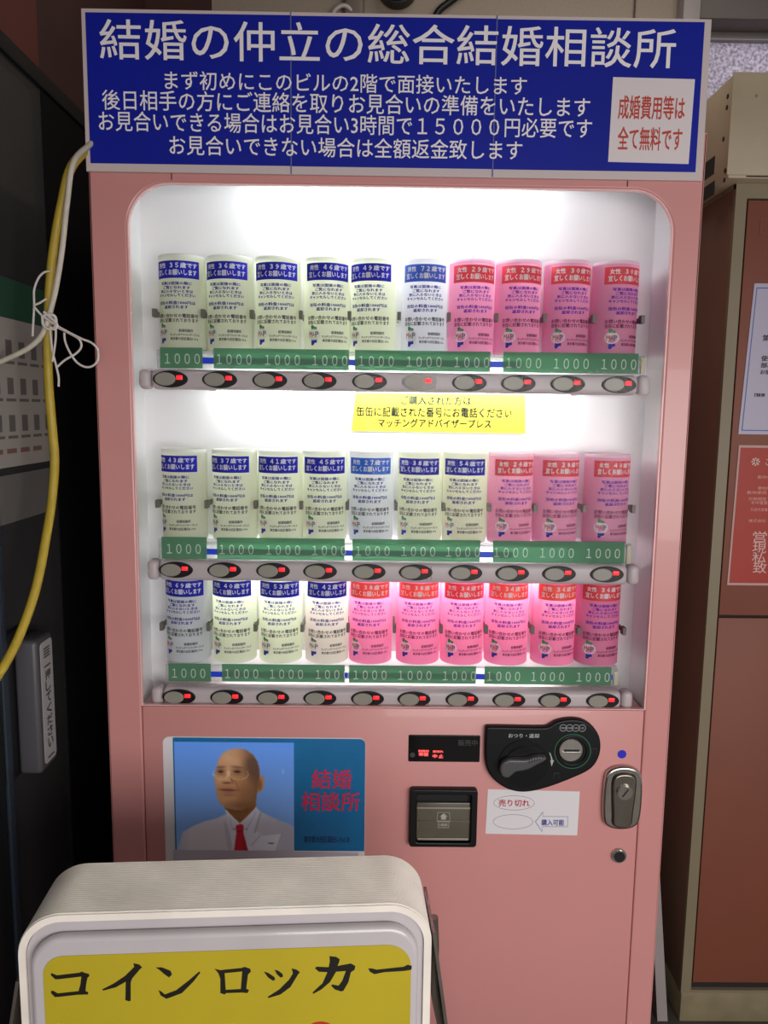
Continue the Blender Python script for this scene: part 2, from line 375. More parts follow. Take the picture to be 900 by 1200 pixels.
green_s = glass_mat('green_strip', (0.42, 0.68, 0.52), 0.3, 0.1, 0.0)
nt = green_s.node_tree   # translucent printed film: part film, part paper
last = nt.nodes['Material Output'].inputs[0].links[0].from_node
dfn = nt.nodes.new('ShaderNodeBsdfDiffuse'); dfn.inputs[0].default_value = (*lin((132, 182, 150)), 1)
trn = nt.nodes.new('ShaderNodeBsdfTranslucent'); trn.inputs[0].default_value = (*lin((132, 190, 154)), 1)
m1 = nt.nodes.new('ShaderNodeMixShader'); m1.inputs[0].default_value = 0.5
nt.links.new(dfn.outputs[0], m1.inputs[1]); nt.links.new(trn.outputs[0], m1.inputs[2])
m2 = nt.nodes.new('ShaderNodeMixShader'); m2.inputs[0].default_value = 0.72
nt.links.new(last.outputs[0], m2.inputs[1]); nt.links.new(m1.outputs[0], m2.inputs[2]); nt.links.new(m2.outputs[0], nt.nodes['Material Output'].inputs[0])
num_k = mat('price_white', (236, 244, 236), 0.5, trans=0.4)
band_k = mat('blue_band', (10, 75, 235), 0.4, trans=0.2)
seam_k = mat('bar_seam', (110, 106, 112), 0.6)
bez_light = mat('bezel_reflection', (150, 142, 134), 0.3)  # paler colour stands for light reflected on this one bezel
for ri, R in enumerate(ROWS):
    z0, z1 = R['bar']; bx0, bx1 = R['bx']
    bar = box('selector_bar', bx0+0.021, bx1-0.021, 0.0135, 0.046, z0, z1, bar_m, vm, 0.010, 5)
    for a, b_ in ((bx0, bx0+0.0202), (bx1-0.0202, bx1)):
        c_ = box('end_cap', a, b_, 0.0138, 0.045, z0+0.0003, z1-0.0003, bar_m, bar, 0.0085, 4)
    for x in (0.062, 0.069):
        box('bar_joint', x-0.0005, x+0.0005, 0.0131, 0.02, z0+0.006, z1-0.006, seam_k, bar)
    for i, x in enumerate(R['btn']):
        z = R['bz']
        kb = bez_light if (ri == 0 and i == 5) else black
        plate('button_bezel', [ell(x, z, 0.0295, 0.0142, 36)], 0.0110, 0.003, kb, bar, bevel=0.0010)
        plate('select_button', [ell(x-0.0085, z, 0.0175, 0.0112, 30)], 0.0085, 0.004, btn_m, bar, bevel=0.0014)
        box('sold_out_lamp', x+0.0102, x+0.0208, 0.0100, 0.0115, z-0.0008, z+0.0062, led, bar, 0.0008)
    # tube behind the bar
    lamp_tube(-0.31, 0.31, 0.062, z0+0.0075+(0.006 if ri else 0), (26.0, 25.0, 9.0)[ri])
    # shelf and price rail
    sh = None
    s0, s1 = R['strip']
    rx0, rx1 = R['strips'][0][0]-0.006, R['strips'][3][1]+0.012
    box('shelf', rx0, rx1, 0.0218, YB-0.0005, R['z']-0.004, R['z'], mat('frosted_shelf', (250, 250, 252), .4, trans=.75), vm)
    rail = plate('price_rail', [rrect(rx0, rx1, s0-0.0005, s1-0.003, 0.002)], 0.0195, 0.002, acrylic, vm)
    box('rail_end', rx1-0.008, rx1, 0.0155, 0.0195, s0, s1-0.006, mat('yellowed_clip', (214, 208, 180), 0.4, trans=0.3), rail, 0.001)
    box('blue_band', R['band'][0], R['band'][1], 0.0182, 0.0192, s0+0.008, s0+0.018, band_k, rail)
    if ri == 2: box('blue_band', rx1-0.016, rx1-0.009, 0.0182, 0.0192, s0+0.010, s0+0.019, band_k, rail)
    for a, b_ in R['strips']:
        st = box('price_strip', a, b_, 0.0170, 0.0176, s0, s1, green_s, rail)
    zc = s0+(s1-s0)*0.46
    for p in R['pr']:
        text('price_number', [('１０００', R['px'](p), zc, 0.0590, 0.0170)], 0.0164, num_k, rail, res=3)
    # clips between the cans
CANX = [(-.3668, -.2849, -.2021, -.1179, -.0372, .0509, .1324, .2126, .2972, .3804),
        (-.3701, -.2809, -.1993, -.1208, -.0375, .0496, .1299, .2111, .2923, .3828),
        (-.3681, -.2839, -.2005, -.1163, -.0366, .0501, .1307, .2121, .2975, .3782)]
clip_k = mat('clip_brown', (104, 98, 90), 0.5)
for ri, R in enumerate(ROWS):
    xs = CANX[ri]; gaps = [xs[0]-0.0415]+[(xs[i]+xs[i+1])/2 for i in range(9)]+[xs[9]+0.0415]
    zc = R['z']+0.064
    for g in gaps:
        w = 0.0016
        bm = bmesh.new(); add_box(bm, g-w, g+w, 0.048, YB, zc-0.004, zc+0.004); add_box(bm, g-0.0030, g+0.0030, 0.030, 0.046, zc-0.0068, zc+0.0068)
        link('can_clip', bm_mesh('clip', bm), clip_k, vm)

# ---- operating panel, lower door
YP = 0.0008
# picture card
card = plate('picture_card', [rrect(-.4035, -.0425, .50, .7993, .012)], YP-0.0012, 0.0012, paper_w, vm)
PX = lambda px: -.4030+(px-191)*.0015263
PZ = lambda py: .7992-(py-863)*.001605
plate('teal_print', [rrect(PX(202.5), PX(427), PZ(997), PZ(863.8), .008, 5, (0, 0, .010, .002))], YP-0.0017, 0.0004, mat('teal_print', (14, 108, 162), 0.35, var=0.08, scale=20), card)
text('red_title', [('結婚', PX(388), PZ(911), .0715, .036), ('相談所', PX(386.5), PZ(937.5), .105, .036)], YP-0.0020, mat('title_red', (205, 35, 75), 0.5), card, bold=0.012)
text('address_line', [('東京都大田区蒲田5-19-6 2F', PX(382.5), PZ(983), .083, .013)], YP-0.0020, mat('address_ink', (18, 30, 60), 0.5), card, bold=0.01)
plate('lower_sheet', [[(PX(200), .50), (PX(420), .50), (PX(420), PZ(999)), (PX(330), PZ(997.5)), (PX(200), PZ(997))]], YP-0.0022, 0.0004, mat('grey_sheet', (190, 186, 196), 0.5), card)
# the printed portrait (a flat print: colours stored per vertex)
def portrait():
    GW, GH = 196, 182
    X = np.linspace(75, 862, GW)[None, :].repeat(GH, 0); Y = np.linspace(48, 775, GH)[:, None].repeat(GW, 1)
    img = np.zeros((GH, GW, 3))
    t = (Y-48)/727
    img[:] = np.array([86, 138, 222.]) ; img = img*(1-t[..., None])+np.array([128, 168, 222.])*t[..., None]
    def inpoly(P):
        c = np.zeros_like(X, bool); n = len(P)
        for i in range(n):
            x1, y1 = P[i]; x2, y2 = P[(i+1) % n]
            if y1 == y2: continue
            k = ((y1 > Y) != (y2 > Y)) & (X < (x2-x1)*(Y-y1)/(y2-y1)+x1); c ^= k
        return c.astype(float)
    def blur(a, n=1):
        for _ in range(n):
            p = np.pad(a, 1, mode='edge'); a = (p[:-2, 1:-1]+p[2:, 1:-1]+p[1:-1, :-2]+p[1:-1, 2:]+4*p[1:-1, 1:-1])/8
        return a
    def put(mask, col, al=1.0):
        nonlocal img
        mk = (mask*al)[..., None]; img = img*(1-mk)+np.array(col, float)*mk if not callable(col) else img*(1-mk)+col()*mk
    def el(cx, cy, rx, ry, soft=0.25, rot=0):
        c, s = math.cos(rot), math.sin(rot); u = (X-cx)*c+(Y-cy)*s; v = -(X-cx)*s+(Y-cy)*c
        d = np.sqrt((u/rx)**2+(v/ry)**2); return np.clip((1+soft-d)/(2*soft), 0, 1)
    def seg(x1, y1, x2, y2, w):
        dx, dy = x2-x1, y2-y1; tt = np.clip(((X-x1)*dx+(Y-y1)*dy)/(dx*dx+dy*dy), 0, 1)
        d = np.hypot(X-x1-tt*dx, Y-y1-tt*dy); return np.clip(1.5-d/w, 0, 1)
    jk = blur(inpoly([(80, 790), (118, 655), (180, 615), (260, 580), (340, 560), (400, 535), (420, 520), (620, 500), (650, 515), (740, 560), (862, 610), (870, 790)]), 2)
    put(jk, (200, 199, 206))
    put(jk*np.clip((X-560)/260, 0, 1), (158, 160, 176), .8); put(jk*np.clip((170-X)/80, 0, 1), (176, 176, 186), .7)
    put(blur(inpoly([(395, 560), (430, 640), (455, 775), (420, 775), (400, 660)]), 2), (176, 174, 184), .7)
    put(blur(inpoly([(408, 500), (610, 480), (640, 510), (600, 620), (560, 775), (455, 775), (425, 620)]), 2), (204, 208, 220))
    put(blur(inpoly([(560, 700), (600, 640), (650, 665), (782, 653), (745, 790), (560, 790)]), 2), (206, 208, 218))
    put(seg(640, 515, 600, 650, 5), (150, 152, 168), .8); put(seg(782, 653, 742, 775, 4), (150, 152, 168), .8); put(seg(650, 668, 782, 655, 3), (160, 162, 176), .8)
    put(seg(640, 668, 575, 740, 4), (165, 166, 180), .7)
    neck = blur(inpoly([(385, 450), (612, 420), (606, 492), (560, 540), (500, 588), (450, 545), (408, 498)]), 2)
    put(neck, (132, 88, 50)); put(neck*np.clip((470-X)/70, 0, 1), (165, 120, 78), .6); put(neck*el(480, 500, 90, 22, .6), (98, 62, 34), .6)
    put(seg(408, 505, 490, 590, 4), (228, 230, 238), .9); put(seg(608, 488, 512, 588, 4), (222, 225, 235), .9)
    put(seg(435, 560, 455, 640, 3), (170, 174, 190), .7); put(seg(610, 510, 545, 630, 3), (160, 164, 182), .7)
    head = blur(inpoly([(352, 215), (362, 175), (385, 130), (430, 100), (485, 89), (545, 97), (592, 130), (620, 175), (634, 225), (632, 300), (622, 370), (608, 430), (570, 470), (520, 498), (470, 500), (415, 488), (375, 462), (352, 415), (343, 350), (336, 300), (340, 255)]), 2)
    put(el(641, 322, 24, 56, .18, 0.12), (176, 122, 84)); put(el(638, 330, 11, 34, .4, .1), (120, 74, 48), .8)
    put(head, (178, 132, 92))
    put(head*np.clip((X-480)/150, 0, 1), (104, 70, 44), .85)
    put(head*el(590, 190, 55, 110, .5, -.2), (84, 62, 50), .8)
    put(head*el(440, 160, 70, 55, .8), (200, 160, 125), .7); put(head*el(520, 120, 60, 30, .8), (160, 118, 90), .5)
    put(head*el(375, 300, 30, 26, .8), (206, 160, 118), .7); put(head*el(500, 305, 34, 28, .8), (176, 128, 88), .6)
    put(head*el(400, 440, 46, 26, .8), (186, 138, 98), .6); put(head*el(520, 470, 90, 26, .7), (112, 74, 44), .6)
    put(head*el(530, 400, 40, 70, .8), (140, 94, 58), .5)
    for cx, rx in ((378, 30), (488, 38)):
        put(head*el(cx, 213, rx, 7, .5, -.05 if cx < 400 else .1), (92, 66, 52), .7); put(head*el(cx, 238, rx*.8, 15, .7), (120, 82, 58), .8)
        put(head*el(cx, 244, rx*.55, 7, .4), (40, 24, 20), 1.0); put(head*el(cx+3, 262, rx*.8, 6, .6), (130, 90, 64), .6)
    put(head*el(424, 262, 10, 36, .7, .15), (214, 170, 130), .9); put(head*el(428, 298, 30, 17, .5), (202, 150, 110), .9)
    put(head*el(418, 318, 28, 6, .5), (96, 56, 40), .85); put(head*el(452, 300, 8, 20, .6, -.3), (124, 80, 54), .7)
    put(head*el(425, 366, 54, 7, .5, .03), (96, 46, 40), .95); put(head*el(430, 381, 44, 8, .6), (166, 98, 84), .9); put(head*el(430, 352, 40, 6, .7), (160, 112, 78), .6)
    put(head*el(430, 400, 36, 7, .7), (128, 86, 58), .6); put(head*seg(470, 300, 498, 372, 4), (130, 86, 58), .6)
    for cx, rx, ry in ((380, 50, 36), (498, 62, 38)):
        d = np.sqrt(((X-cx)/rx)**2+((Y-258)/ry)**2); ring = np.clip(1.4-np.abs(d-1)*22, 0, 1)*(Y > 240)
        put(ring, (216, 200, 176), .75)
    put(seg(320, 262, 345, 268, 3), (190, 190, 190), .7); put(seg(558, 246, 628, 268, 3), (90, 66, 50), .8); put(seg(425, 246, 440, 246, 3), (200, 180, 150), .6)
    tie = blur(inpoly([(480, 602), (514, 595), (526, 612), (522, 650), (555, 790), (458, 790), (478, 650), (472, 618)]), 1)
    put(tie, (190, 22, 44)); put(tie*np.clip((X-510)/30, 0, 1), (140, 12, 30), .7); put(tie*seg(475, 645, 524, 645, 4), (120, 8, 24), .8)
    for x, y in ((462, 630), (545, 630)): put(el(x, y, 6, 6, .4), (120, 110, 100), .8)
    put(el(708, 724, 20, 4, .3), (60, 62, 72)); put(el(790, 240, 6, 14, .6), (150, 190, 235), .8)
    img = np.stack([blur(img[..., i]) for i in range(3)], -1)
    c = np.clip((img/255)*1.14+.01, 0, 1); c = np.where(c <= .04045, c/12.92, ((c+.055)/1.055)**2.4)
    x0, x1, z1, z0 = PX(204), PX(343.5), PZ(868.6), PZ(997)
    V = [(x0+(x1-x0)*i/(GW-1), YP-0.0021, z1+(z0-z1)*j/(GH-1)) for j in range(GH) for i in range(GW)]
    Fc = [(j*GW+i, (j+1)*GW+i, (j+1)*GW+i+1, j*GW+i+1) for j in range(GH-1) for i in range(GW-1)]
    me = bpy.data.meshes.new('portrait'); me.from_pydata(V, [], Fc)
    a = me.color_attributes.new('print', 'FLOAT_COLOR', 'POINT')
    a.data.foreach_set('color', np.concatenate([c.reshape(-1, 3), np.ones((GW*GH, 1))], 1).ravel().astype(np.float32))
    k = bpy.data.materials.new('portrait_print'); k.use_nodes = True; n = k.node_tree
    at_ = n.nodes.new('ShaderNodeAttribute'); at_.attribute_name = 'print'
    n.links.new(at_.outputs['Color'], n.nodes['Principled BSDF'].inputs['Base Color']); n.nodes['Principled BSDF'].inputs['Roughness'].default_value = 0.4
    o = link('portrait_print', me, k, card); o['label'] = 'printed photo of a bald person in glasses, white jacket and red tie on sky blue'
portrait()

# display window
QX = lambda px: .0342+(px-479)*.0015386
QZ = lambda py: .8065-(py-861)*.001570
dsp = plate('display', [rrect(.0342, .1619, .7566, .8065, .002)], YP-0.002, 0.003, mat('display_black', (8, 8, 10), 0.12), vm, bevel=0.0008)
text('standby_lettering', [('販売中', QX(547.5), QZ(869.5), .034, .0115)], YP-0.0024, mat('display_dim', (52, 52, 54), 0.6), dsp, bold=.02)
text('red_lettering', [('釣銭切', QX(496.5), QZ(879.8), .0185, .0042), ('準備', QX(496.5), QZ(883.8), .0165, .0062), ('売切れ', QX(513.3), QZ(880.2), .0185, .0042), ('中', QX(509.8), QZ(885.8), .0075, .0066), ('止', QX(516.8), QZ(885.8), .0075, .0066)], YP-0.0024, led_dim, dsp, bold=.05)
cyl('sensor_dot', (QX(483.8), YP-0.0025, QZ(884.5)), .0045, .001, mat('sensor', (60, 58, 56), .5), dsp, seg=20)

# bill / coin-return mouth
rt = plate('return_slot', [rrect(.0375, .1590, .600, .7095, .006, 4), rrect(.0500, .1475, .6085, .7000, .004, 3)], YP-0.014, 0.018, black, vm, bevel=0.002)
box('slot_back', .046, .150, YP-0.001, YP+0.006, .606, .703, black_matt, rt)
fl_k = mat('smoky_flap', (92, 86, 74), 0.3, var=.1, scale=30)
box('flap', .0505, .1470, YP-0.008, YP-0.002, .612, .682, fl_k, rt, 0.002)
box('flap_lip', .0525, .1450, YP-0.0105, YP-0.0078, .6115, .6155, mat('flap_edge', (150, 142, 128), .3), rt, .0008)
box('flap_ridge', .0505, .1470, YP-0.0095, YP-0.0078, .6455, .648, fl_k, rt, .0005)
box('flap_ridge', .0505, .1470, YP-0.0095, YP-0.0078, .671, .674, mat('flap_edge', (150, 142, 128), .3), rt, .0005)
mk = mat('slot_mark', (172, 168, 158), .5)
def ring(loop_o, loop_i, y, k, name, parent): return plate(name, [loop_o, loop_i], y, 0.0003, k, parent)
def trap(cx, z0, z1, wb, wt): return [(cx-wb/2, z0), (cx+wb/2, z0), (cx+wt/2, z1), (cx-wt/2, z1)]
ring(trap(.0988, .6485, .6655, .0245, .0215), trap(.0988, .6493, .6647, .0229, .0200), YP-0.0103, mk, 'arrow_frame', rt)
ring(trap(.0988, .6355, .6475, .0205, .0205), trap(.0988, .6363, .6467, .0189, .0189), YP-0.0103, mk, 'number_frame', rt)
plate('arrow_mark', [[(.0945, .6515), (.1031, .6515), (.1031, .6570), (.1060, .6570), (.0988, .6635), (.0916, .6570), (.0945, .6570)]], YP-0.0103, .0003, mk, rt)
text('slot_number', [('1000', .0988, .6415, .0145, .0060)], YP-0.0104, mk, rt, bold=.02)

# coin mechanism
CX = lambda px: .1685+(px-567)*.001530
CZ = lambda py: .8346-(py-845)*.001618
def cq(u, v): return (CX(565+u/6.4286), CZ(840+v/6.4286))    # from the enlarged study of this panel
pts = [cq(*p) for p in [(14, 75), (20, 64), (32, 56), (460, 62), (490, 50), (530, 22), (570, 8), (625, -2), (680, -4), (740, 6), (795, 36), (840, 80), (868, 130), (880, 190), (876, 250), (858, 305), (828, 350), (780, 388), (700, 425), (600, 468), (500, 505), (420, 528), (350, 541), (280, 543), (210, 528), (150, 500), (90, 455), (45, 400), (20, 330), (14, 240)]]
def chaikin(P, n=2):
    for _ in range(n):
        P = [q for i in range(len(P)) for q in ((.75*P[i][0]+.25*P[(i+1) % len(P)][0], .75*P[i][1]+.25*P[(i+1) % len(P)][1]), (.25*P[i][0]+.75*P[(i+1) % len(P)][0], .25*P[i][1]+.75*P[(i+1) % len(P)][1]))]
    return P
cm = plate('coin_unit', [chaikin(pts)], YP-0.014, 0.016, mat('coin_black', (12, 12, 14), 0.4, spec=0.3), vm, bevel=0.0035)
kx, kz = cq(305, 325)
cyl('dial_recess', (kx, YP-0.0148, kz), .0445, .002, mat('dial_black', (9, 9, 11), .32, spec=.35), cm, seg=48, bevel=.0006)
cyl('dial_rim', (kx+.002, YP-0.0165, kz-.004), .0375, .004, mat('dial_black', (9, 9, 11), .32, spec=.35), cm, seg=48, bevel=.0014)
lev = [cq(*p) for p in [(120, 330), (128, 300), (150, 280), (190, 266), (260, 268), (310, 268), (370, 245), (430, 240), (458, 252), (462, 262), (440, 280), (380, 310), (340, 335), (290, 350), (240, 355), (215, 375), (190, 400), (160, 402), (135, 385), (122, 360)]]
lv = plate('return_lever', [chaikin(lev)], YP-0.032, 0.015, mat('lever_grey', (78, 78, 80), .35), cm, bevel=0.0035)
for i in range(6):
    a, b_ = cq(330+i*20, 262-i*4), cq(345+i*20, 290-i*6)
    box('grip_ridge', min(a[0], b_[0]), min(a[0], b_[0])+.0010, YP-.0335, YP-.031, b_[1], a[1], mat('ridge_dark', (60, 60, 62), .5), lv)
sx_, sz_ = cq(648, 212)
gx, gz = cq(668, 232)
def annulus(cx, cz, ro, ri_): return [ell(cx, cz, ro, ro, 40), ell(cx, cz, ri_, ri_, 40)]
plate('green_ring', annulus(gx, gz, .0325, .0308), YP-.0148, .001, mat('ring_green', (30, 92, 62), .5), cm)
plate('slot_cup', annulus(gx, gz, .0302, .0236), YP-.0165, .003, mat('dial_black', (9, 9, 11), .32, spec=.35), cm, bevel=.001)
cyl('slot_disc', (sx_, YP-.018, sz_), .0226, .008, steel, cm, seg=48, r2=.0200, bevel=.0008)
box('coin_opening', sx_-.0125, sx_+.0145, YP-.0226, YP-.0210, sz_-.0018, sz_+.0018, black_matt, cm)
box('slot_lip', sx_-.0160, sx_+.0165, YP-.0236, YP-.0212, sz_-.0034, sz_-.0020, steel, cm, .0004)
wk = mat('panel_print', (176, 176, 180), .5)
tx, tz = cq(300, 120)
text('return_lettering', [('おつり・返却', tx, tz, .0540, .0078)], YP-.0143, wk, cm, bold=.015)
for i, s_ in enumerate(('500', '100', '50', '10')):
    x_, z_ = cq(590+i*47, 60)
    plate('coin_mark', annulus(x_, z_, .0064, .0057), YP-.0145, .0004, wk, cm)
    text('coin_value', [(s_, x_, z_, .0080 if len(s_) == 3 else .0055, .0034)], YP-.0146, wk, cm)
plate('arrow_print', [[cq(*p) for p in [(492, 238), (505, 250), (520, 290), (522, 300), (532, 298), (516, 345), (505, 300), (512, 300), (505, 270)]]], YP-.0145, .0004, wk, cm)
for u, v in ((825, 225), (550, 410)):
    x_, z_ = cq(u, v)
    plate('coin_shutter_mark', [[(x_-.005, z_-.007), (x_-.003, z_-.007), (x_-.003, z_+.002), (x_+.004, z_+.002), (x_+.004, z_-.007), (x_+.006, z_-.007), (x_+.006, z_+.006), (x_-.005, z_+.006)]], YP-.0150, .0008, black_matt, cm)

# note card under the coin unit
nx0, nx1, nz0, nz1 = .1765, .3445, .6175, .7050
note = plate('note_card', [[(nx0, nz0+.002), (nx1-.001, nz0), (nx1, nz1-.003), (nx0+.002, nz1)]], YP-.0007, .0007, paper_w, vm)
NX = lambda u: nx0+(u-45)/(530-45)*(nx1-nx0); NZ = lambda v: nz1-(v-395)/(622-395)*(nz1-nz0)
thin = mat('thin_line', (120, 96, 100), .6)
plate('oval_outline', [ell(NX(190), NZ(462), .0370, .0140, 40), ell(NX(190), NZ(462), .0364, .0134, 40)], YP-.0010, .0003, thin, note)
plate('oval_outline', [ell(NX(188), NZ(556), .0362, .0142, 40), ell(NX(188), NZ(556), .0356, .0136, 40)], YP-.0010, .0003, thin, note)
text('sold_out_lettering', [('売り切れ', NX(190), NZ(462), .0560, .0135)], YP-.0011, mat('note_red', (190, 30, 60), .5), note, bold=.012)
text('available_lettering', [('購入可能', NX(396), NZ(558), .0410, .0118)], YP-.0011, mat('note_blue', (40, 40, 140), .5), note, bold=.015)
def arrow(s): return [(NX(303+s), NZ(555)), (NX(343-s/3), NZ(503+s*1.6)), (NX(343-s/3), NZ(527+s/2)), (NX(475-s/2), NZ(527+s/2)), (NX(475-s/2), NZ(580-s/2)), (NX(343-s/3), NZ(580-s/2)), (NX(343-s/3), NZ(607-s*1.6))]
plate('arrow_outline', [arrow(0), arrow(4)], YP-.0010, .0003, mat('thin_blue', (120, 120, 160), .6), note)

# lock, sticker, key cylinder
lx0, lx1, lz0, lz1 = .3845, .4545, .634, .756
lxc = (lx0+lx1)/2
lk = plate('lock_plate', [chaikin([(lx0, lz0+.018), (lx0+.012, lz0+.004), (lxc, lz0), (lx1-.012, lz0+.004), (lx1, lz0+.018), (lx1, lz1-.02), (lx1-.012, lz1-.005), (lxc, lz1), (lx0+.012, lz1-.005), (lx0, lz1-.02)])], YP-.012, .013, chrome, vm, bevel=.004)
hp = chaikin([(lxc-.021, lz1-.022), (lxc-.010, lz1-.013), (lxc+.010, lz1-.013), (lxc+.021, lz1-.022), (lxc+.020, lz1-.055), (lxc+.017, lz0+.030), (lxc+.017, lz0+.012), (lxc, lz0+.006), (lxc-.017, lz0+.012), (lxc-.017, lz0+.030), (lxc-.020, lz1-.055)])
plate('handle_recess', [[(lxc+(a-lxc)*1.1, (lz0+lz1)/2+(b_-(lz0+lz1)/2)*1.04) for a, b_ in hp]], YP-.0126, .001, mat('recess_dark', (70, 66, 60), .3, metal=.8), lk)
plate('fold_handle', [hp], YP-.0175, .006, mat('nickel', (150, 144, 134), .25, metal=1, var=.12, scale=25), lk, bevel=.0022)
cyl('key_cylinder', (lxc, YP-.0195, lz1-.045), .0135, .007, chrome, lk, seg=36, bevel=.0015)
plate('key_slot', [[(lxc-.006, lz1-.0515), (lxc-.004, lz1-.0525), (lxc+.006, lz1-.0385), (lxc+.004, lz1-.0375)]], YP-.0236, .001, black_matt, lk)
cyl('blue_sticker', (.4170, YP-.0003, .7733), .0078, .0006, mat('sticker_blue', (24, 24, 190), .5), vm, seg=30)
kc = cyl('key_lock', (.4210, YP-.003, .5799), .0135, .007, chrome, vm, seg=36, bevel=.002)
cyl('lock_face', (.4210, YP-.0068, .5799), .0100, .001, mat('lock_face', (48, 44, 44), .4, metal=.5), kc, seg=30)
box('key_slot', .4200, .4220, YP-.0078, YP-.0070, .5815, .5885, black_matt, kc)

# ------------------------------------------------------------------ header sign on the machine
sg = thing('header_sign', (0, -0.004, 1.75), 'long blue sign board with white Japanese lettering across the top of the pink vending machine', 'sign')
YS = -0.0065
plate('board', [[(-.5000, 1.7540), (.4925, 1.7535), (.4920, 1.9965), (-.4992, 1.9972)]], YS, .006, white_p, sg, bevel=.0006)
xs = [-.4925, -.1705, .1537, .4815]
for i in range(3):
    a, b_ = xs[i], xs[i+1]
    plate('blue_sheet', [[(a, 1.7662), (b_-.0006, 1.7665), (b_-.0006, 1.9918), (a, 1.9910)]], YS-.0009, .0008, blue_p, sg)
for x in xs[1:3]: box('film_edge', x-.0014, x+.0004, YS-.0013, YS-.0002, 1.7545, 1.9965, mat('film_edge', (96, 104, 150), .3), sg)
tk = mat('sign_letter', (246, 238, 238), .45)
text('title_lettering', [('結婚の仲立の総合結婚相談所', -.0170, 1.9520, .9080, .0585)], YS-.0012, tk, sg, bold=.005, res=3)
text('body_lettering', [('まず初めにこのビルの2階で面接いたします', -.0836, 1.8928, .5740, .0280)], YS-.0012, tk, sg, bold=.004)
text('body_lettering', [('後日相手の方にご連絡を取りお見合いの準備をいたします', -.0825, 1.8622, .7760, .0300)], YS-.0012, tk, sg, bold=.004)
text('body_lettering', [('お見合いできる場合はお見合い3時間で１５０００円必要です', -.0835, 1.8303, .7870, .0300)], YS-.0012, tk, sg, bold=.004)
text('body_lettering', [('お見合いできない場合は全額返金致します', -.0830, 1.7955, .5650, .0300)], YS-.0012, tk, sg, bold=.004)
wn = plate('white_notice', [[(.3385, 1.7800), (.4685, 1.7785), (.4705, 1.9068), (.3400, 1.9080)]], YS-.0018, .0010, mat('notice_white', (226, 214, 214), .4), sg)
text('red_lettering', [('成婚費用等は', .4040, 1.8630, .1060, .0350), ('全て無料です', .4040, 1.8160, .1030, .0350)], YS-.0021, red_ink, wn, bold=.012)

# yellow notice on the back panel
yn = thing('yellow_notice', (.085, .10, 1.34), 'bright yellow notice hanging below the top selector bar', 'notice')
plate('sheet', [[(-.075, 1.341), (.242, 1.340), (.240, 1.4125), (-.068, 1.4125)]], YB-.0022, .0012, yellow_p, yn)
text('lettering', [('ご購入された方は', .078, 1.3975, .127, .0165)], YB-.0025, mat('ink_paleblue', (24, 40, 60), .6, spec=0.05), yn, bold=.02)
text('lettering', [('缶缶に記載された番号にお電話ください', .075, 1.3765, .282, .0180)], YB-.0025, ink_grey, yn, bold=.02)
text('lettering', [('マッチングアドバイザープレス', .076, 1.3565, .206, .0155)], YB-.0025, ink_grey, yn, bold=.02)

# ------------------------------------------------------------------ display cans
CR, CH = 0.0392, 0.1600
def wrap(V, r, z0): return [((r+(p[2] if len(p) > 2 else 0))*math.sin(p[0]/r), -(r+(p[2] if len(p) > 2 else 0))*math.cos(p[0]/r), z0+p[1]) for p in V]
def shell(r, z0, z1, a0=-math.pi, a1=math.pi, n=64):
    V = []; 
    for i in range(n+1):
        a = a0+(a1-a0)*i/n; V += [(r*math.sin(a), -r*math.cos(a), z0), (r*math.sin(a), -r*math.cos(a), z1)]
    return V, [(2*i, 2*i+2, 2*i+3, 2*i+1) for i in range(n)]
def mk_mesh(name, V, Fc, smooth=False):
    me = bpy.data.meshes.new(name); me.from_pydata(V, [], Fc)
    if smooth: me.polygons.foreach_set('use_smooth', [True]*len(Fc))
    return me
T = CH   # heights measured down from the can's top
V, Fc = shell(CR, 0.0015, CH-.0055); ME_label = mk_mesh('paper', V, Fc, True)
def rim_mesh():
    V = []; Fc = []; n = 48
    prof = [(CR+.0002, CH-.0058), (CR+.0003, CH-.0012), (CR-.0004, CH), (CR-.0014, CH-.0004), (CR-.0016, CH-.006)]
    for i in range(n):
        a = 2*math.pi*i/n
        V += [(r*math.sin(a), -r*math.cos(a), z) for r, z in prof]
    m_ = len(prof)
    for i in range(n):
        j = (i+1) % n; Fc += [(i*m_+q, j*m_+q, j*m_+q+1, i*m_+q+1) for q in range(m_-1)]
    return mk_mesh('rim', V, Fc, True)
ME_rim = rim_mesh()
n = 48; V = [((CR-.001)*math.sin(2*math.pi*i/n), -(CR-.001)*math.cos(2*math.pi*i/n), z) for z in (0, .0015) for i in range(n)]
Fc = [tuple(range(n))[::-1], tuple(range(n, 2*n))]+[(i, (i+1) % n, n+(i+1) % n, n+i) for i in range(n)]
ME_base = mk_mesh('base', V, Fc)
V, Fc = shell(CR+.0003, T-.0395, T-.0110, -1.09, 1.09, 24); ME_head = mk_mesh('header', V, Fc, True)
blue_items = [('写真は面接の際に', .000, T-.0480, .056, .0052), ('ご覧になれます', .001, T-.0547, .048, .0052), ('気に入らないときは', .000, T-.0610, .060, .0052),
              ('キャンセルしてください', .000, T-.0675, .068, .0052), ('当缶の料金1000円は', .000, T-.0798, .068, .0056), ('返却されます', .000, T-.0868, .042, .0056)]
dark_items = [('お問い合わせの電話番号', .000, T-.1010, .078, .0066), ('当缶に記載されております', .000, T-.1085, .078, .0066),
              ('結婚相談所', .017, T-.1255, .024, .0050), ('マッチングアドバイザープレス', .015, T-.1325, .052, .0044), ('東京都大田区蒲田5-19-6', .014, T-.1390, .048, .0048)]
V, Fc = text_flat(blue_items, .03, 1); ME_blue = mk_mesh('blue_print', wrap(V, CR+.0005, 0), Fc)
V, Fc = text_flat(dark_items, .025, 1); ME_dark = mk_mesh('dark_print', wrap(V, CR+.0005, 0), Fc)
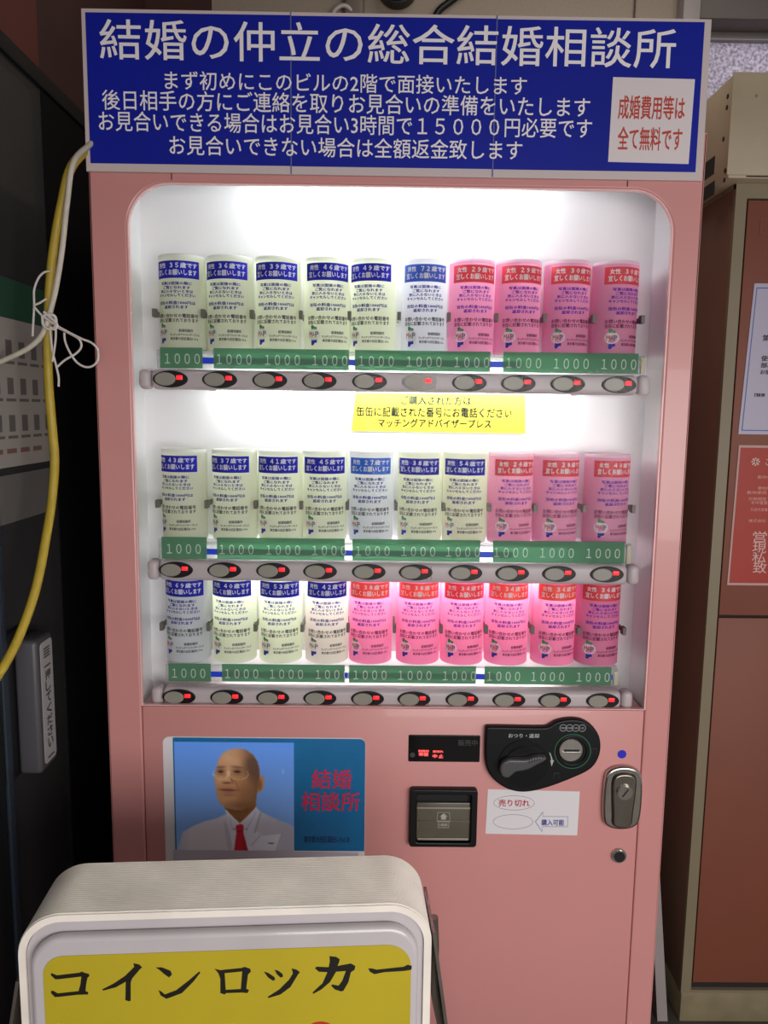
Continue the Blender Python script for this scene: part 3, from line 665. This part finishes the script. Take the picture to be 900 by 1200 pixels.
def logo():
    cx, cz = -.0262, T-.1285; parts = []
    def poly(P, off, i):
        parts.append((wrap(P, CR+off, 0), [tuple(range(len(P)))], i))
    poly([(a, b_) for a, b_ in ell(cx, cz, .0125, .0100, 24)], .0006, 0)
    poly([(cx-.005, cz+.0085), (cx+.0055, cz+.0080), (cx+.0062, cz+.0115), (cx+.001, cz+.0130), (cx-.003, cz+.0160), (cx-.0060, cz+.0140)], .0008, 1)
    poly([(cx-.0050, cz-.0095), (cx+.0060, cz-.0090), (cx+.0062, cz-.0140), (cx+.0020, cz-.0145), (cx-.0010, cz-.0185), (cx-.0050, cz-.0180)], .0008, 2)
    for s_, dx, w, i in (('M', -.0062, .0060, 3), ('A', -.0003, .0040, 1), ('P', .0062, .0056, 4)):
        V, Fc = text_flat([(s_, cx+dx, cz, w, .0090 if s_ != 'A' else .0060)], .02, 2); parts.append((wrap(V, CR+.0009, 0), Fc, i))
    return join_mesh('logo', parts)
ME_logo = logo()
for k in (mat('logo_white', (244, 238, 238), .6, trans=.3), mat('logo_green', (70, 140, 96), .6), mat('logo_blue', (34, 48, 160), .6), mat('logo_rose', (196, 120, 120), .6), mat('logo_slate', (110, 112, 140), .6)):
    ME_logo.materials.append(k)
can_cols = {'cream': (244, 247, 228), 'white': (240, 243, 247), 'ivory': (244, 242, 232), 'pink': (244, 180, 210), 'rose': (250, 172, 208)}
lab_k = {c: mat('can_paper_'+c, v, .55, trans=.60) for c, v in can_cols.items()}
rim_k = {c: mat('can_rim_'+c, tuple(int(.35*a+.65*250) for a in v), .4, trans=.4) for c, v in can_cols.items()}
head_k = {'blue': mat('header_blue', (42, 46, 170), .5, spec=0.05), 'bright': mat('header_bright_blue', (32, 100, 208), .5), 'mid': mat('header_mid_blue', (46, 84, 190), .5),
          'red': mat('header_red', (222, 62, 74), .5, trans=.15), 'orange': mat('header_orange', (236, 84, 72), .5, trans=.15)}
head_txt = mat('header_white', (240, 240, 244), .5, trans=.2)
blue_t = mat('can_blue_ink', (58, 56, 150), .6, spec=0.05); dark_t = mat('can_dark_ink', (92, 88, 92), .6, spec=0.05)
blue_tp = mat('can_violet_ink', (110, 44, 176), .6, spec=0.05); dark_tp = mat('can_plum_ink', (128, 58, 92), .6, spec=0.05)
def can_part(name, me, k, par):
    o = bpy.data.objects.new(name, me); C.objects.link(o); o.parent = par
    if k is not None:
        if not me.materials: me.materials.append(k)
        o.material_slots[0].link = 'OBJECT'; o.material_slots[0].material = k
    return o
_ages = {}
def age_mesh(sex, age):
    if (sex, age) not in _ages:
        V, Fc = text_flat([(sex, -.0255, T-.0187, .0170, .0082), (str(age).translate({48+q: 0xFF10+q for q in range(10)}), -.0010, T-.0187, .0150, .0078), ('歳です', .0240, T-.0187, .0290, .0085), ('宜しくお願いします', .0005, T-.0300, .0740, .0095)], .018, 1)
        _ages[(sex, age)] = mk_mesh('age_text', wrap(V, CR+.0006, 0), Fc)
    return _ages[(sex, age)]
def can(x, z, sex, age, col, head, rot, label, group, sc=1.0):
    t = thing('display_can', (x, 0.0635, z), label, 'can', group, local=True, rz=rot)
    t.scale = (sc, sc, 1)
    can_part('paper_label', ME_label, lab_k[col], t); can_part('rim', ME_rim, rim_k[col], t); can_part('base', ME_base, rim_k[col], t)
    pk = col in ('pink', 'rose')
    can_part('header_band', ME_head, head_k[head], t)
    can_part('age_lettering', age_mesh(sex, age), head_txt, t)
    can_part('blue_lettering', ME_blue, blue_tp if pk else blue_t, t); can_part('dark_lettering', ME_dark, dark_tp if pk else dark_t, t)
    can_part('logo', ME_logo, None, t)
m_, f_ = '男性', '女性'
SPEC = [
 [(m_, 35, 'cream', 'blue', -2), (m_, 36, 'cream', 'blue', -2), (m_, 39, 'cream', 'blue', 0), (m_, 46, 'cream', 'blue', 3.5), (m_, 49, 'cream', 'blue', -6), (m_, 72, 'white', 'mid', 0), (f_, 29, 'pink', 'red', 2.5), (f_, 29, 'pink', 'red', 4), (f_, 30, 'pink', 'red', 3.5), (f_, 30, 'pink', 'red', 9)],
 [(m_, 43, 'cream', 'blue', -7), (m_, 37, 'cream', 'blue', -6), (m_, 41, 'cream', 'blue', -3), (m_, 45, 'cream', 'blue', 1.5), (m_, 27, 'white', 'bright', -2), (m_, 38, 'cream', 'blue', -4.5), (m_, 54, 'cream', 'blue', -4), (f_, 26, 'pink', 'red', 4), (f_, 28, 'pink', 'red', 6), (f_, 40, 'pink', 'red', 6)],
 [(m_, 69, 'white', 'blue', -3), (m_, 40, 'cream', 'blue', -2), (m_, 53, 'cream', 'blue', 1), (m_, 42, 'ivory', 'blue', 2), (f_, 38, 'rose', 'orange', -2), (f_, 38, 'rose', 'orange', 0), (f_, 34, 'rose', 'red', 1), (f_, 34, 'rose', 'orange', -1), (f_, 36, 'rose', 'orange', 3), (f_, 36, 'rose', 'red', 2)]]
ordn = ['leftmost', 'second', 'third', 'fourth', 'fifth', 'sixth', 'seventh', 'eighth', 'ninth', 'rightmost']
rown = ['top', 'middle', 'bottom']
cn = {'cream': 'pale green', 'white': 'greyish white', 'ivory': 'ivory', 'pink': 'pink', 'rose': 'bright pink'}
hn = {'blue': 'dark blue', 'bright': 'bright blue', 'mid': 'mid blue', 'red': 'red', 'orange': 'orange red'}
DUP = {(0, 6): ', beside the greyish white can, top row', (0, 7): ', eighth from left, top row', (0, 8): ', ninth from left in the top row', (0, 9): ', at the right end of the top row',
       (2, 4): ', beside the ivory can, bottom row', (2, 5): ', sixth from left, bottom row', (2, 6): ', seventh from left, bottom row', (2, 7): ', eighth from left, bottom row',
       (2, 8): ', ninth in the bottom row', (2, 9): ', at the right end of the bottom row'}
for ri, row in enumerate(SPEC):
    for i, (sex, age, col, head, sh_) in enumerate(row):
        x = CANX[ri][i]
        same = [j for j, q in enumerate(row) if (q[0], q[1]) == (sex, age)]
        lab = '%s can with %s header reading %d' % (cn[col], hn[head], age)
        if len(same) == 1: lab += ', %s row, %s' % (rown[ri], (ordn[i]+' from left') if 0 < i < 9 else ordn[i])
        else: lab += DUP[(ri, i)]
        c_ = 0.0155*0 + math.asin(max(-.9, min(.9, sh_/660/CR)))
        sc = {0: 1.0, 1: 1.0, 2: 1.0}[ri]
        can(x, ROWS[ri]['z'], sex, age, col, head, c_, lab, 'printed display cans in the %s row' % rown[ri], sc)

# ------------------------------------------------------------------ lockers on the right
lk_side = mat('locker_side', (112, 82, 66), .55, var=.05, scale=4)
lk_front = mat('locker_olive', (126, 114, 90), .5, var=.05, scale=6)
lk_door = mat('locker_brown', (122, 66, 47), .6, var=.06, scale=5, bump=.03)
lo = thing('coin_locker', (1.13, .55, 0), 'coin locker with brown doors in an olive grey frame, right of the pink machine', 'locker')
LX0, LX1, LY = .675, 1.585, .28
box('carcass', LX0, LX1, LY+.012, .84, .076, 1.822, lk_side, lo, .002)
doors_x = [(.6975, .9865), (.9985, 1.2835), (1.2955, 1.5655)]
holes = []
for a, b_ in doors_x:
    for z0, z1 in ((.083, 1.803),): holes.append([(a, z0), (b_, z0), (b_, z1), (a, z1)])
plate('front_frame', [[(LX0, .076), (LX1, .076), (LX1, 1.83), (LX0, 1.83)]]+holes, LY, .012, lk_front, lo)
box('shade_backing', LX0+.012, LX1-.012, LY+.0112, LY+.0119, .08, 1.81, mat('gap_shade', (30, 22, 20), .8), lo)  # dark sheet puts the shade of the door gaps into colour
box('top_panel', LX0, LX1, LY+.002, .84, 1.822, 1.832, lk_front, lo)
box('plinth', LX0+.003, LX1, LY+.004, .83, 0, .075, mat('locker_base', (128, 116, 88), .6, var=.15, scale=20), lo, .003)
for a, b_ in doors_x:
    for z0, z1 in ((.098, .9535), (.9535, 1.803)):
        d_ = box('locker_door', a+.0035, b_-.0035, LY+.001, LY+.011, z0+.003, z1-.003, lk_door, lo, .0015)
        if z0 > .5:
            plate('label_holder', [rrect(a+.030, a+.13, 1.735, 1.765, .003), rrect(a+.032, a+.128, 1.737, 1.763, .002)], LY-.0002, .0012, lk_door, d_)
        box('shadow_gap', a+.002, b_-.002, LY+.009, LY+.013, z0-.0145 if z0 < .5 else z0-.003, z0+.0015, mat('gap_shade', (30, 22, 20), .8), d_)
        cyl('door_lock', (b_-.03, LY-.003, z0+.42), .014, .010, steel, d_, seg=24, bevel=.001)
p1 = thing('white_poster', (.83, LY, 1.34), 'white notice with a thin blue border on the upper locker door', 'poster')
plate('sheet', [[(.7135, 1.3390), (.925, 1.3390), (.930, 1.640), (.7240, 1.640)]], LY-.0008, .0008, mat('poster_white', (172, 166, 184), .4), p1)
plate('blue_border', [[(.7195, 1.346), (.918, 1.346), (.922, 1.632), (.7290, 1.632)], [(.7215, 1.348), (.916, 1.348), (.920, 1.630), (.7305, 1.630)]], LY-.0011, .0003, mat('border_blue', (70, 84, 160), .5), p1)
PIX = lambda px, py: (lambda q: (q.x, q.z))(at(px, py, y=LY))
def pt(s, px, py, w, h): x_, z_ = PIX(px, py); return (s, x_+w/2, z_, w, h)
text('black_lettering', [pt('第', 893.5, 396, .016, .012), pt('使用', 892, 420, .026, .011), pt('部品', 891.5, 428, .026, .010), pt('お使い', 891, 436, .030, .009), pt('「', 884, 463, .004, .007), pt('精算', 886, 463, .018, .007)], LY-.0012, mat('poster_ink', (44, 40, 50), .6), p1, bold=.02)
p2 = thing('orange_poster', (.83, LY, 1.03), 'orange red poster with large characters on the locker door under the white notice', 'poster')
plate('sheet', [[(.7130, 1.0220), (.925, 1.0220), (.930, 1.3165), (.7165, 1.3165)]], LY-.0008, .0008, mat('poster_edge', (184, 146, 140), .5), p2)
plate('orange_field', [[(.7170, 1.0270), (.920, 1.0270), (.925, 1.3115), (.7205, 1.3115)]], LY-.0012, .0004, mat('poster_orange', (160, 38, 16), .5), p2)
big = [pt('営', 882, 629, .029, .024), pt('現', 881.5, 641.5, .029, .024), pt('私', 881, 653, .029, .024), pt('致', 882, 665, .029, .024), pt('※', 880, 541, .018, .017), pt('ご', 897, 541, .015, .015)]
text('large_lettering', big, LY-.0014, mat('poster_pale', (206, 172, 164), .5), p2)
text('small_lettering', [pt('敷地内', 887.5, 559, .026, .007), pt('敷地内', 888, 572, .024, .007), pt('敷地使用', 875, 577, .040, .007), pt('又時間変', 876.5, 584.5, .038, .007), pt('年中重要', 880, 589, .034, .007), pt('又店内営業', 879, 597, .036, .007), pt('株式会社', 877, 610, .036, .007)], LY-.0014, mat('poster_pale2', (208, 150, 138), .5), p2)

# metal case on the lockers
cs = thing('metal_case', (.9, .5, 1.832), 'beige metal box with screw holes and slots lying on top of the lockers', 'box')
ck = mat('case_beige', (172, 158, 132), .5, var=.06, scale=12)
bm = bmesh.new()
BX0, BX1, BY0, BY1, BZ0, BZ1 = .645, 1.12, .252, .62, 1.8325, 2.024
add_box(bm, BX0, BX1, BY0, BY1, BZ0, BZ1, .003)
link('housing', bm_mesh('case', bm, True), ck, cs)
dkk = mat('case_hole', (34, 28, 26), .8)
def case_pt(px, py): return at(px, py, x=BX0)
for px, py, h, w in ((853, 113, .016, .012), (852, 126, .010, .010), (848, 163, .012, .012), (850, 200, .012, .010), (849, 211, .012, .010)):
    q = case_pt(px, py)
    cyl('screw_hole', (BX0-.0002, q.y, q.z), .0045, .0014, dkk, cs, axis='x', seg=14)
for pa, pb in (((831, 190), (837, 200)), ((830, 219), (837, 224))):
    q1, q2 = case_pt(*pa), case_pt(*pb)
    box('vent_slot', BX0-.0006, BX0+.001, min(q1.y, q2.y), max(q1.y, q2.y)+.02, min(q1.z, q2.z)-.006, max(q1.z, q2.z)+.004, dkk, cs)
q = at(885.5, 113, y=BY0)
cyl('grommet', (q.x, BY0-.001, q.z), .006, .003, mat('grommet_dark', (60, 56, 40), .5), cs, seg=20)
cyl('grommet_hole', (q.x, BY0-.0027, q.z), .003, .001, mat('brass_dot', (130, 122, 90), .4), cs, seg=16)
box('bottom_slot', .680, 1.06, BY0-.0004, BY0+.001, 1.8350, 1.8375, dkk, cs)
box('front_flange', BX0-.004, BX1, BY0-.003, BY0-.0003, 1.8380, 2.0245, ck, cs, .001)

# board leaning in the gap
_q = lambda px, py: (lambda w_: (w_.x, w_.z))(at(px, py, y=.285))
bdm = plate('b', [[(_q(770.5, 1195)[0], 0), (_q(782.5, 1195)[0], 0), _q(772.5, 1010), _q(762, 1010)]], .285, .10, None, raw=True); bdm.name = 'grey_board'
tag(link('grey_board', bdm, mat('board_grey', (150, 140, 138), .6, var=.05)), 'narrow grey board leaning on the pink machine in the gap beside the lockers', 'board')

# ------------------------------------------------------------------ coin-locker sign box in front
a_ = Vector((-.4503, -.4640, 0)); b2 = Vector((.0463, -.4345, 0))
ang = math.atan2(b2.y-a_.y, b2.x-a_.x); cen = (a_+b2)/2
ux = Vector((math.cos(ang), math.sin(ang), 0)); nrm = Vector((math.sin(ang), -math.cos(ang), 0))
SW = (b2-a_).length; TOPZ = .7775
sb = thing('coin_locker_sign', (cen.x, cen.y, 0), 'yellow faced light box sign in a ribbed aluminium frame, standing before the machine', 'sign', local=True, rz=ang)
hw = SW/2; RC = .052; DEP = .108
# aluminium band with ribs running along its length, swept around the rounded outline
outl = rrect(-hw, hw, .22, TOPZ, RC, 12)
prof = [(0.0, -.0085), (0.0, 0.0)]
nr = 26; pitch = (DEP-.004)/nr
for i in range(nr):
    y0 = .002+i*pitch; prof += [(y0, .0), (y0+pitch*.3, .0013), (y0+pitch*.7, .0013), (y0+pitch*.98, .0)]
prof += [(DEP, 0.0), (DEP, -.0085)]
def band(name, outline, prof, k, par):
    n = len(outline); V = []; Fc = []
    for i in range(n):
        p0, p1, p2 = Vector(outline[i-1]), Vector(outline[i]), Vector(outline[(i+1) % n])
        t = ((p1-p0).normalized()+(p2-p1).normalized()).normalized(); nn = Vector((t.y, -t.x))
        for y, o_ in prof: V.append((p1.x+nn.x*o_, y, p1.y+nn.y*o_))
    m2_ = len(prof)
    for i in range(n):
        j = (i+1) % n; Fc += [(i*m2_+q, j*m2_+q, j*m2_+q+1, i*m2_+q+1) for q in range(m2_-1)]+[(i*m2_+m2_-1, j*m2_+m2_-1, j*m2_, i*m2_)]
    me = bpy.data.meshes.new(name); me.from_pydata(V, [], Fc); o = bpy.data.objects.new(name, me); C.objects.link(o); o.parent = par; me.materials.append(k)
    bmx = bmesh.new(); bmx.from_mesh(me); bmesh.ops.recalc_face_normals(bmx, faces=bmx.faces); bmx.to_mesh(me); bmx.free()
    return o
alu = mat('aluminium_dull', (244, 234, 222), .45, metal=.0, var=.10, scale=14)
band('ribbed_frame', outl, prof, alu, sb)
def lplate(name, loops, yf, th, k, par, bevel=0):
    o = plate(name, loops, yf, th, k, None, bevel); o.parent = par; return o
face_k = mat('acrylic_face', (196, 188, 190), .25, var=.05, scale=9, coat=.3)
fo = rrect(-hw+.009, hw-.009, .229, TOPZ-.009, RC-.008, 10)
face = lplate('acrylic_face', [fo], .004, .012, face_k, sb, .0)
fi = rrect(-hw+.016, hw-.016, .236, TOPZ-.022, RC-.012, 10)
lplate('raised_face', [fi], -.010, .015, face_k, face, .006)
lplate('back_cover', [rrect(-hw+.009, hw-.009, .229, TOPZ-.009, RC-.008, 8)], DEP-.012, .006, alu, sb)
O0 = Vector((cen.x, cen.y, 0))+nrm*.0105
def SP(px, py):
    w_ = at(px, py, plane=(O0, nrm)); d = w_-Vector((cen.x, cen.y, 0)); return (d.dot(ux), w_.z)
A, B = SP(51, 1150), SP(482, 1120); z_t = (SP(90, 1122)[1]+SP(430, 1106)[1])/2
yl = lplate('yellow_sheet', [rrect(A[0], B[0], .25, z_t, .026, 6, (.02, .02, .030, .024))], -.0108, .0006, mat('sign_yellow', (188, 168, 36), .45, var=.05, scale=8), face)
c5 = lambda P: [SP(u/4.5, 1100+v/4.5) for u, v in P]
c6 = lambda P: [SP(u/3, 880+v/3) for u, v in P]
c4 = lambda P: [SP(300+u/3.4615, 980+v/3.4615) for u, v in P]
G = [[c5([(270, 180), (285, 185), (300, 192), (420, 178), (432, 172), (445, 178), (470, 185), (472, 195), (462, 205), (455, 240), (452, 275), (465, 280), (466, 292), (410, 294), (310, 305), (290, 306), (270, 285), (272, 272), (285, 275), (305, 287), (415, 275), (425, 240), (430, 198), (310, 212), (292, 212), (270, 192)])],
     [c5([(705, 128), (735, 135), (750, 150), (740, 158), (700, 205), (695, 215), (690, 230), (690, 325), (680, 328), (662, 322), (664, 225), (610, 255), (545, 272), (540, 266), (600, 235), (660, 195), (708, 148)])],
     [c6([(548, 760), (570, 760), (600, 772), (605, 785), (595, 795), (580, 785), (560, 768)]), c6([(558, 840), (568, 845), (580, 855), (620, 840), (665, 805), (700, 775), (705, 778), (680, 810), (640, 850), (600, 865), (585, 870), (565, 858)])],
     [c6([(755, 765), (775, 770), (790, 768), (850, 762), (860, 758), (880, 765), (882, 775), (872, 785), (866, 835), (876, 840), (870, 850), (850, 848), (795, 850), (790, 855), (775, 850), (775, 800), (768, 780)]), c6([(790, 780), (852, 774), (847, 836), (794, 839)])],
     [c4([(32, 548), (50, 553), (75, 570), (78, 580), (70, 585), (50, 572)]), c4([(75, 540), (92, 545), (108, 558), (110, 568), (100, 572), (85, 558)]), c4([(145, 535), (165, 540), (178, 550), (170, 560), (140, 610), (100, 640), (50, 655), (48, 650), (95, 620), (135, 580), (150, 555)])],
     [c4([(298, 485), (325, 488), (340, 498), (335, 515), (330, 525), (385, 515), (403, 525), (400, 540), (385, 550), (375, 590), (355, 625), (345, 628), (320, 620), (305, 605), (310, 600), (335, 605), (350, 585), (365, 545), (325, 548), (300, 590), (265, 620), (232, 638), (230, 632), (270, 595), (290, 550), (255, 548), (240, 535), (245, 528), (295, 530), (300, 505)])],
     [c4([(455, 535), (470, 535), (490, 540), (600, 528), (615, 520), (632, 525), (630, 540), (600, 545), (520, 550), (480, 558), (462, 548)])]]
gk = mat('sign_black', (22, 18, 12), .5)
for g in G: lplate('brush_letter', g, -.0112, .0003, gk, face)
rc_ = SP(375, 1217); lplate('red_disc', [ell(rc_[0], rc_[1], .0235, .0235, 32)], -.0112, .0003, mat('disc_red', (190, 44, 22), .5), face)
# side brackets of its stand, flaring outwards towards the floor
br_k = mat('bracket_steel', (120, 112, 104), .35, metal=.7, var=.2, scale=18)
for s_ in (-1, 1):
    bm = bmesh.new()
    top = .690 if s_ < 0 else .735
    for y0, y1, z1, fl_ in ((.004, .100, top, .050), ):
        xs_ = s_*hw
        vs = [bm.verts.new(p) for p in [(xs_+s_*.0022, y0, z1), (xs_+s_*.0022, y1, z1), (xs_+s_*fl_, y1+.02, .40), (xs_+s_*fl_, y0-.02, .40),
                                        (xs_+s_*.0062, y0, z1), (xs_+s_*.0062, y1, z1), (xs_+s_*(fl_+.004), y1+.02, .40), (xs_+s_*(fl_+.004), y0-.02, .40)]]
        for f in ((0, 1, 2, 3), (4, 7, 6, 5), (0, 3, 7, 4), (1, 5, 6, 2), (0, 4, 5, 1), (3, 2, 6, 7)): bm.faces.new([vs[i] for i in f])
    me = bm_mesh('bracket', bm); o = bpy.data.objects.new('stand_bracket', me); C.objects.link(o); o.parent = sb; me.materials.append(br_k)
    bm = bmesh.new(); add_box(bm, s_*(hw+.052)-.012, s_*(hw+.052)+.012, -.06, .17, 0, .41, .004)
    me = bm_mesh('leg', bm, True); o = bpy.data.objects.new('stand_leg', me); C.objects.link(o); o.parent = sb; me.materials.append(br_k)
bm = bmesh.new(); add_box(bm, -hw-.05, hw+.05, .03, .08, .10, .13, .004)
me = bm_mesh('cross', bm, True); o = bpy.data.objects.new('cross_bar', me); C.objects.link(o); o.parent = sb; me.materials.append(br_k)
# curled film strip on its right side
o = tube('film_strip', [(hw+.0078, .035, .735), (hw+.0085, .035, .72), (hw+.0090, .03, .70), (hw+.0085, .025, .67), (hw+.010, .02, .64), (hw+.018, .02, .60), (hw+.030, .02, .55), (hw+.045, .02, .50)], .006, mat('film_shiny', (104, 94, 84), .25, metal=.5), None); o.parent = sb

# ------------------------------------------------------------------ cords and string
YC = -.03
def P3(P, y): return [tuple(at(px, py, y=y)) for px, py in P]
yc = P3([(102, 120), (97, 152), (84, 195), (72, 240), (63, 290), (58, 340), (56, 400), (57, 450), (61, 500), (64, 540), (61, 585), (54, 630), (42, 690), (24, 742), (6, 778), (-14, 808)], YC)
yc[0] = (yc[0][0], .05, yc[0][2]+.02); yc[1] = (yc[1][0], .02, yc[1][2])
for i_ in (11, 12, 13, 14, 15):
    pp_ = [(54, 630), (42, 690), (24, 742), (6, 778), (-14, 808)][i_-11]; yc[i_] = tuple(at(*pp_, y=YC-.035*(i_-10)))
tag(tube('hanging_cable', yc, .0072, mat('cord_yellow', (176, 150, 44), .5, var=.12, scale=25), res=5), 'thick yellow cable hanging down left of the pink vending machine', 'cable')
wc = P3([(103, 118), (99, 150), (87, 188), (79, 235), (73, 290), (66, 335), (58, 368), (50, 391), (36, 406), (16, 417), (-14, 430)], YC-.012)
wc[0] = (wc[0][0], .035, wc[0][2]+.02); wc[1] = (wc[1][0], .005, wc[1][2])
tag(tube('hanging_cable', wc, .0044, mat('cord_white', (196, 186, 170), .5, var=.1, scale=40), res=4), 'thin off white cable tied to the yellow cable, leaving the photo at left', 'cable')
strk = mat('string_white', (212, 202, 196), .8, bump=.5, scale=400)
parts = []
YT = YC-.018
strands = [[(59, 318), (52, 319), (45, 326), (40, 340), (40, 358), (39, 378), (38, 394)], [(40, 358), (47, 355), (55, 350)], [(41, 360), (48, 368), (57, 375), (66, 381), (80, 389), (96, 397), (108, 402), (115, 410), (115, 422), (109, 429), (100, 430), (90, 424), (82, 412), (77, 400), (76, 390)],
           [(68, 384), (82, 391), (93, 398), (95, 407), (88, 415), (76, 422), (67, 430)], [(59, 382), (60, 396), (62, 412), (66, 428), (69, 442), (69, 453)], [(66, 380), (66, 396), (64, 412), (62, 424)],
           [(50, 372), (56, 369), (64, 370), (67, 376), (65, 384), (58, 386), (52, 381), (51, 373)], [(53, 366), (60, 372), (68, 380), (66, 386), (60, 384)]]
for i, sd in enumerate(strands):
    pts_ = [(p[0], p[1]-.0012*(i % 3)-(.004 if i > 5 else 0), p[2]) for p in P3(sd, YT)]
    me = tube('s', pts_, .0018 if i not in (6, 7) else .0023, None, res=2, raw=True); vs, fs = mesh_data(me); parts.append((vs, fs, 0))
me = join_mesh('tie_string', parts); me.polygons.foreach_set('use_smooth', [True]*len(me.polygons))
tag(link('tie_string', me, strk), 'white string knotted around the yellow and white cables with loose ends', 'string')

for o in bpy.data.objects:
    for k_ in ('_local', '_w'):
        if k_ in o: del o[k_]
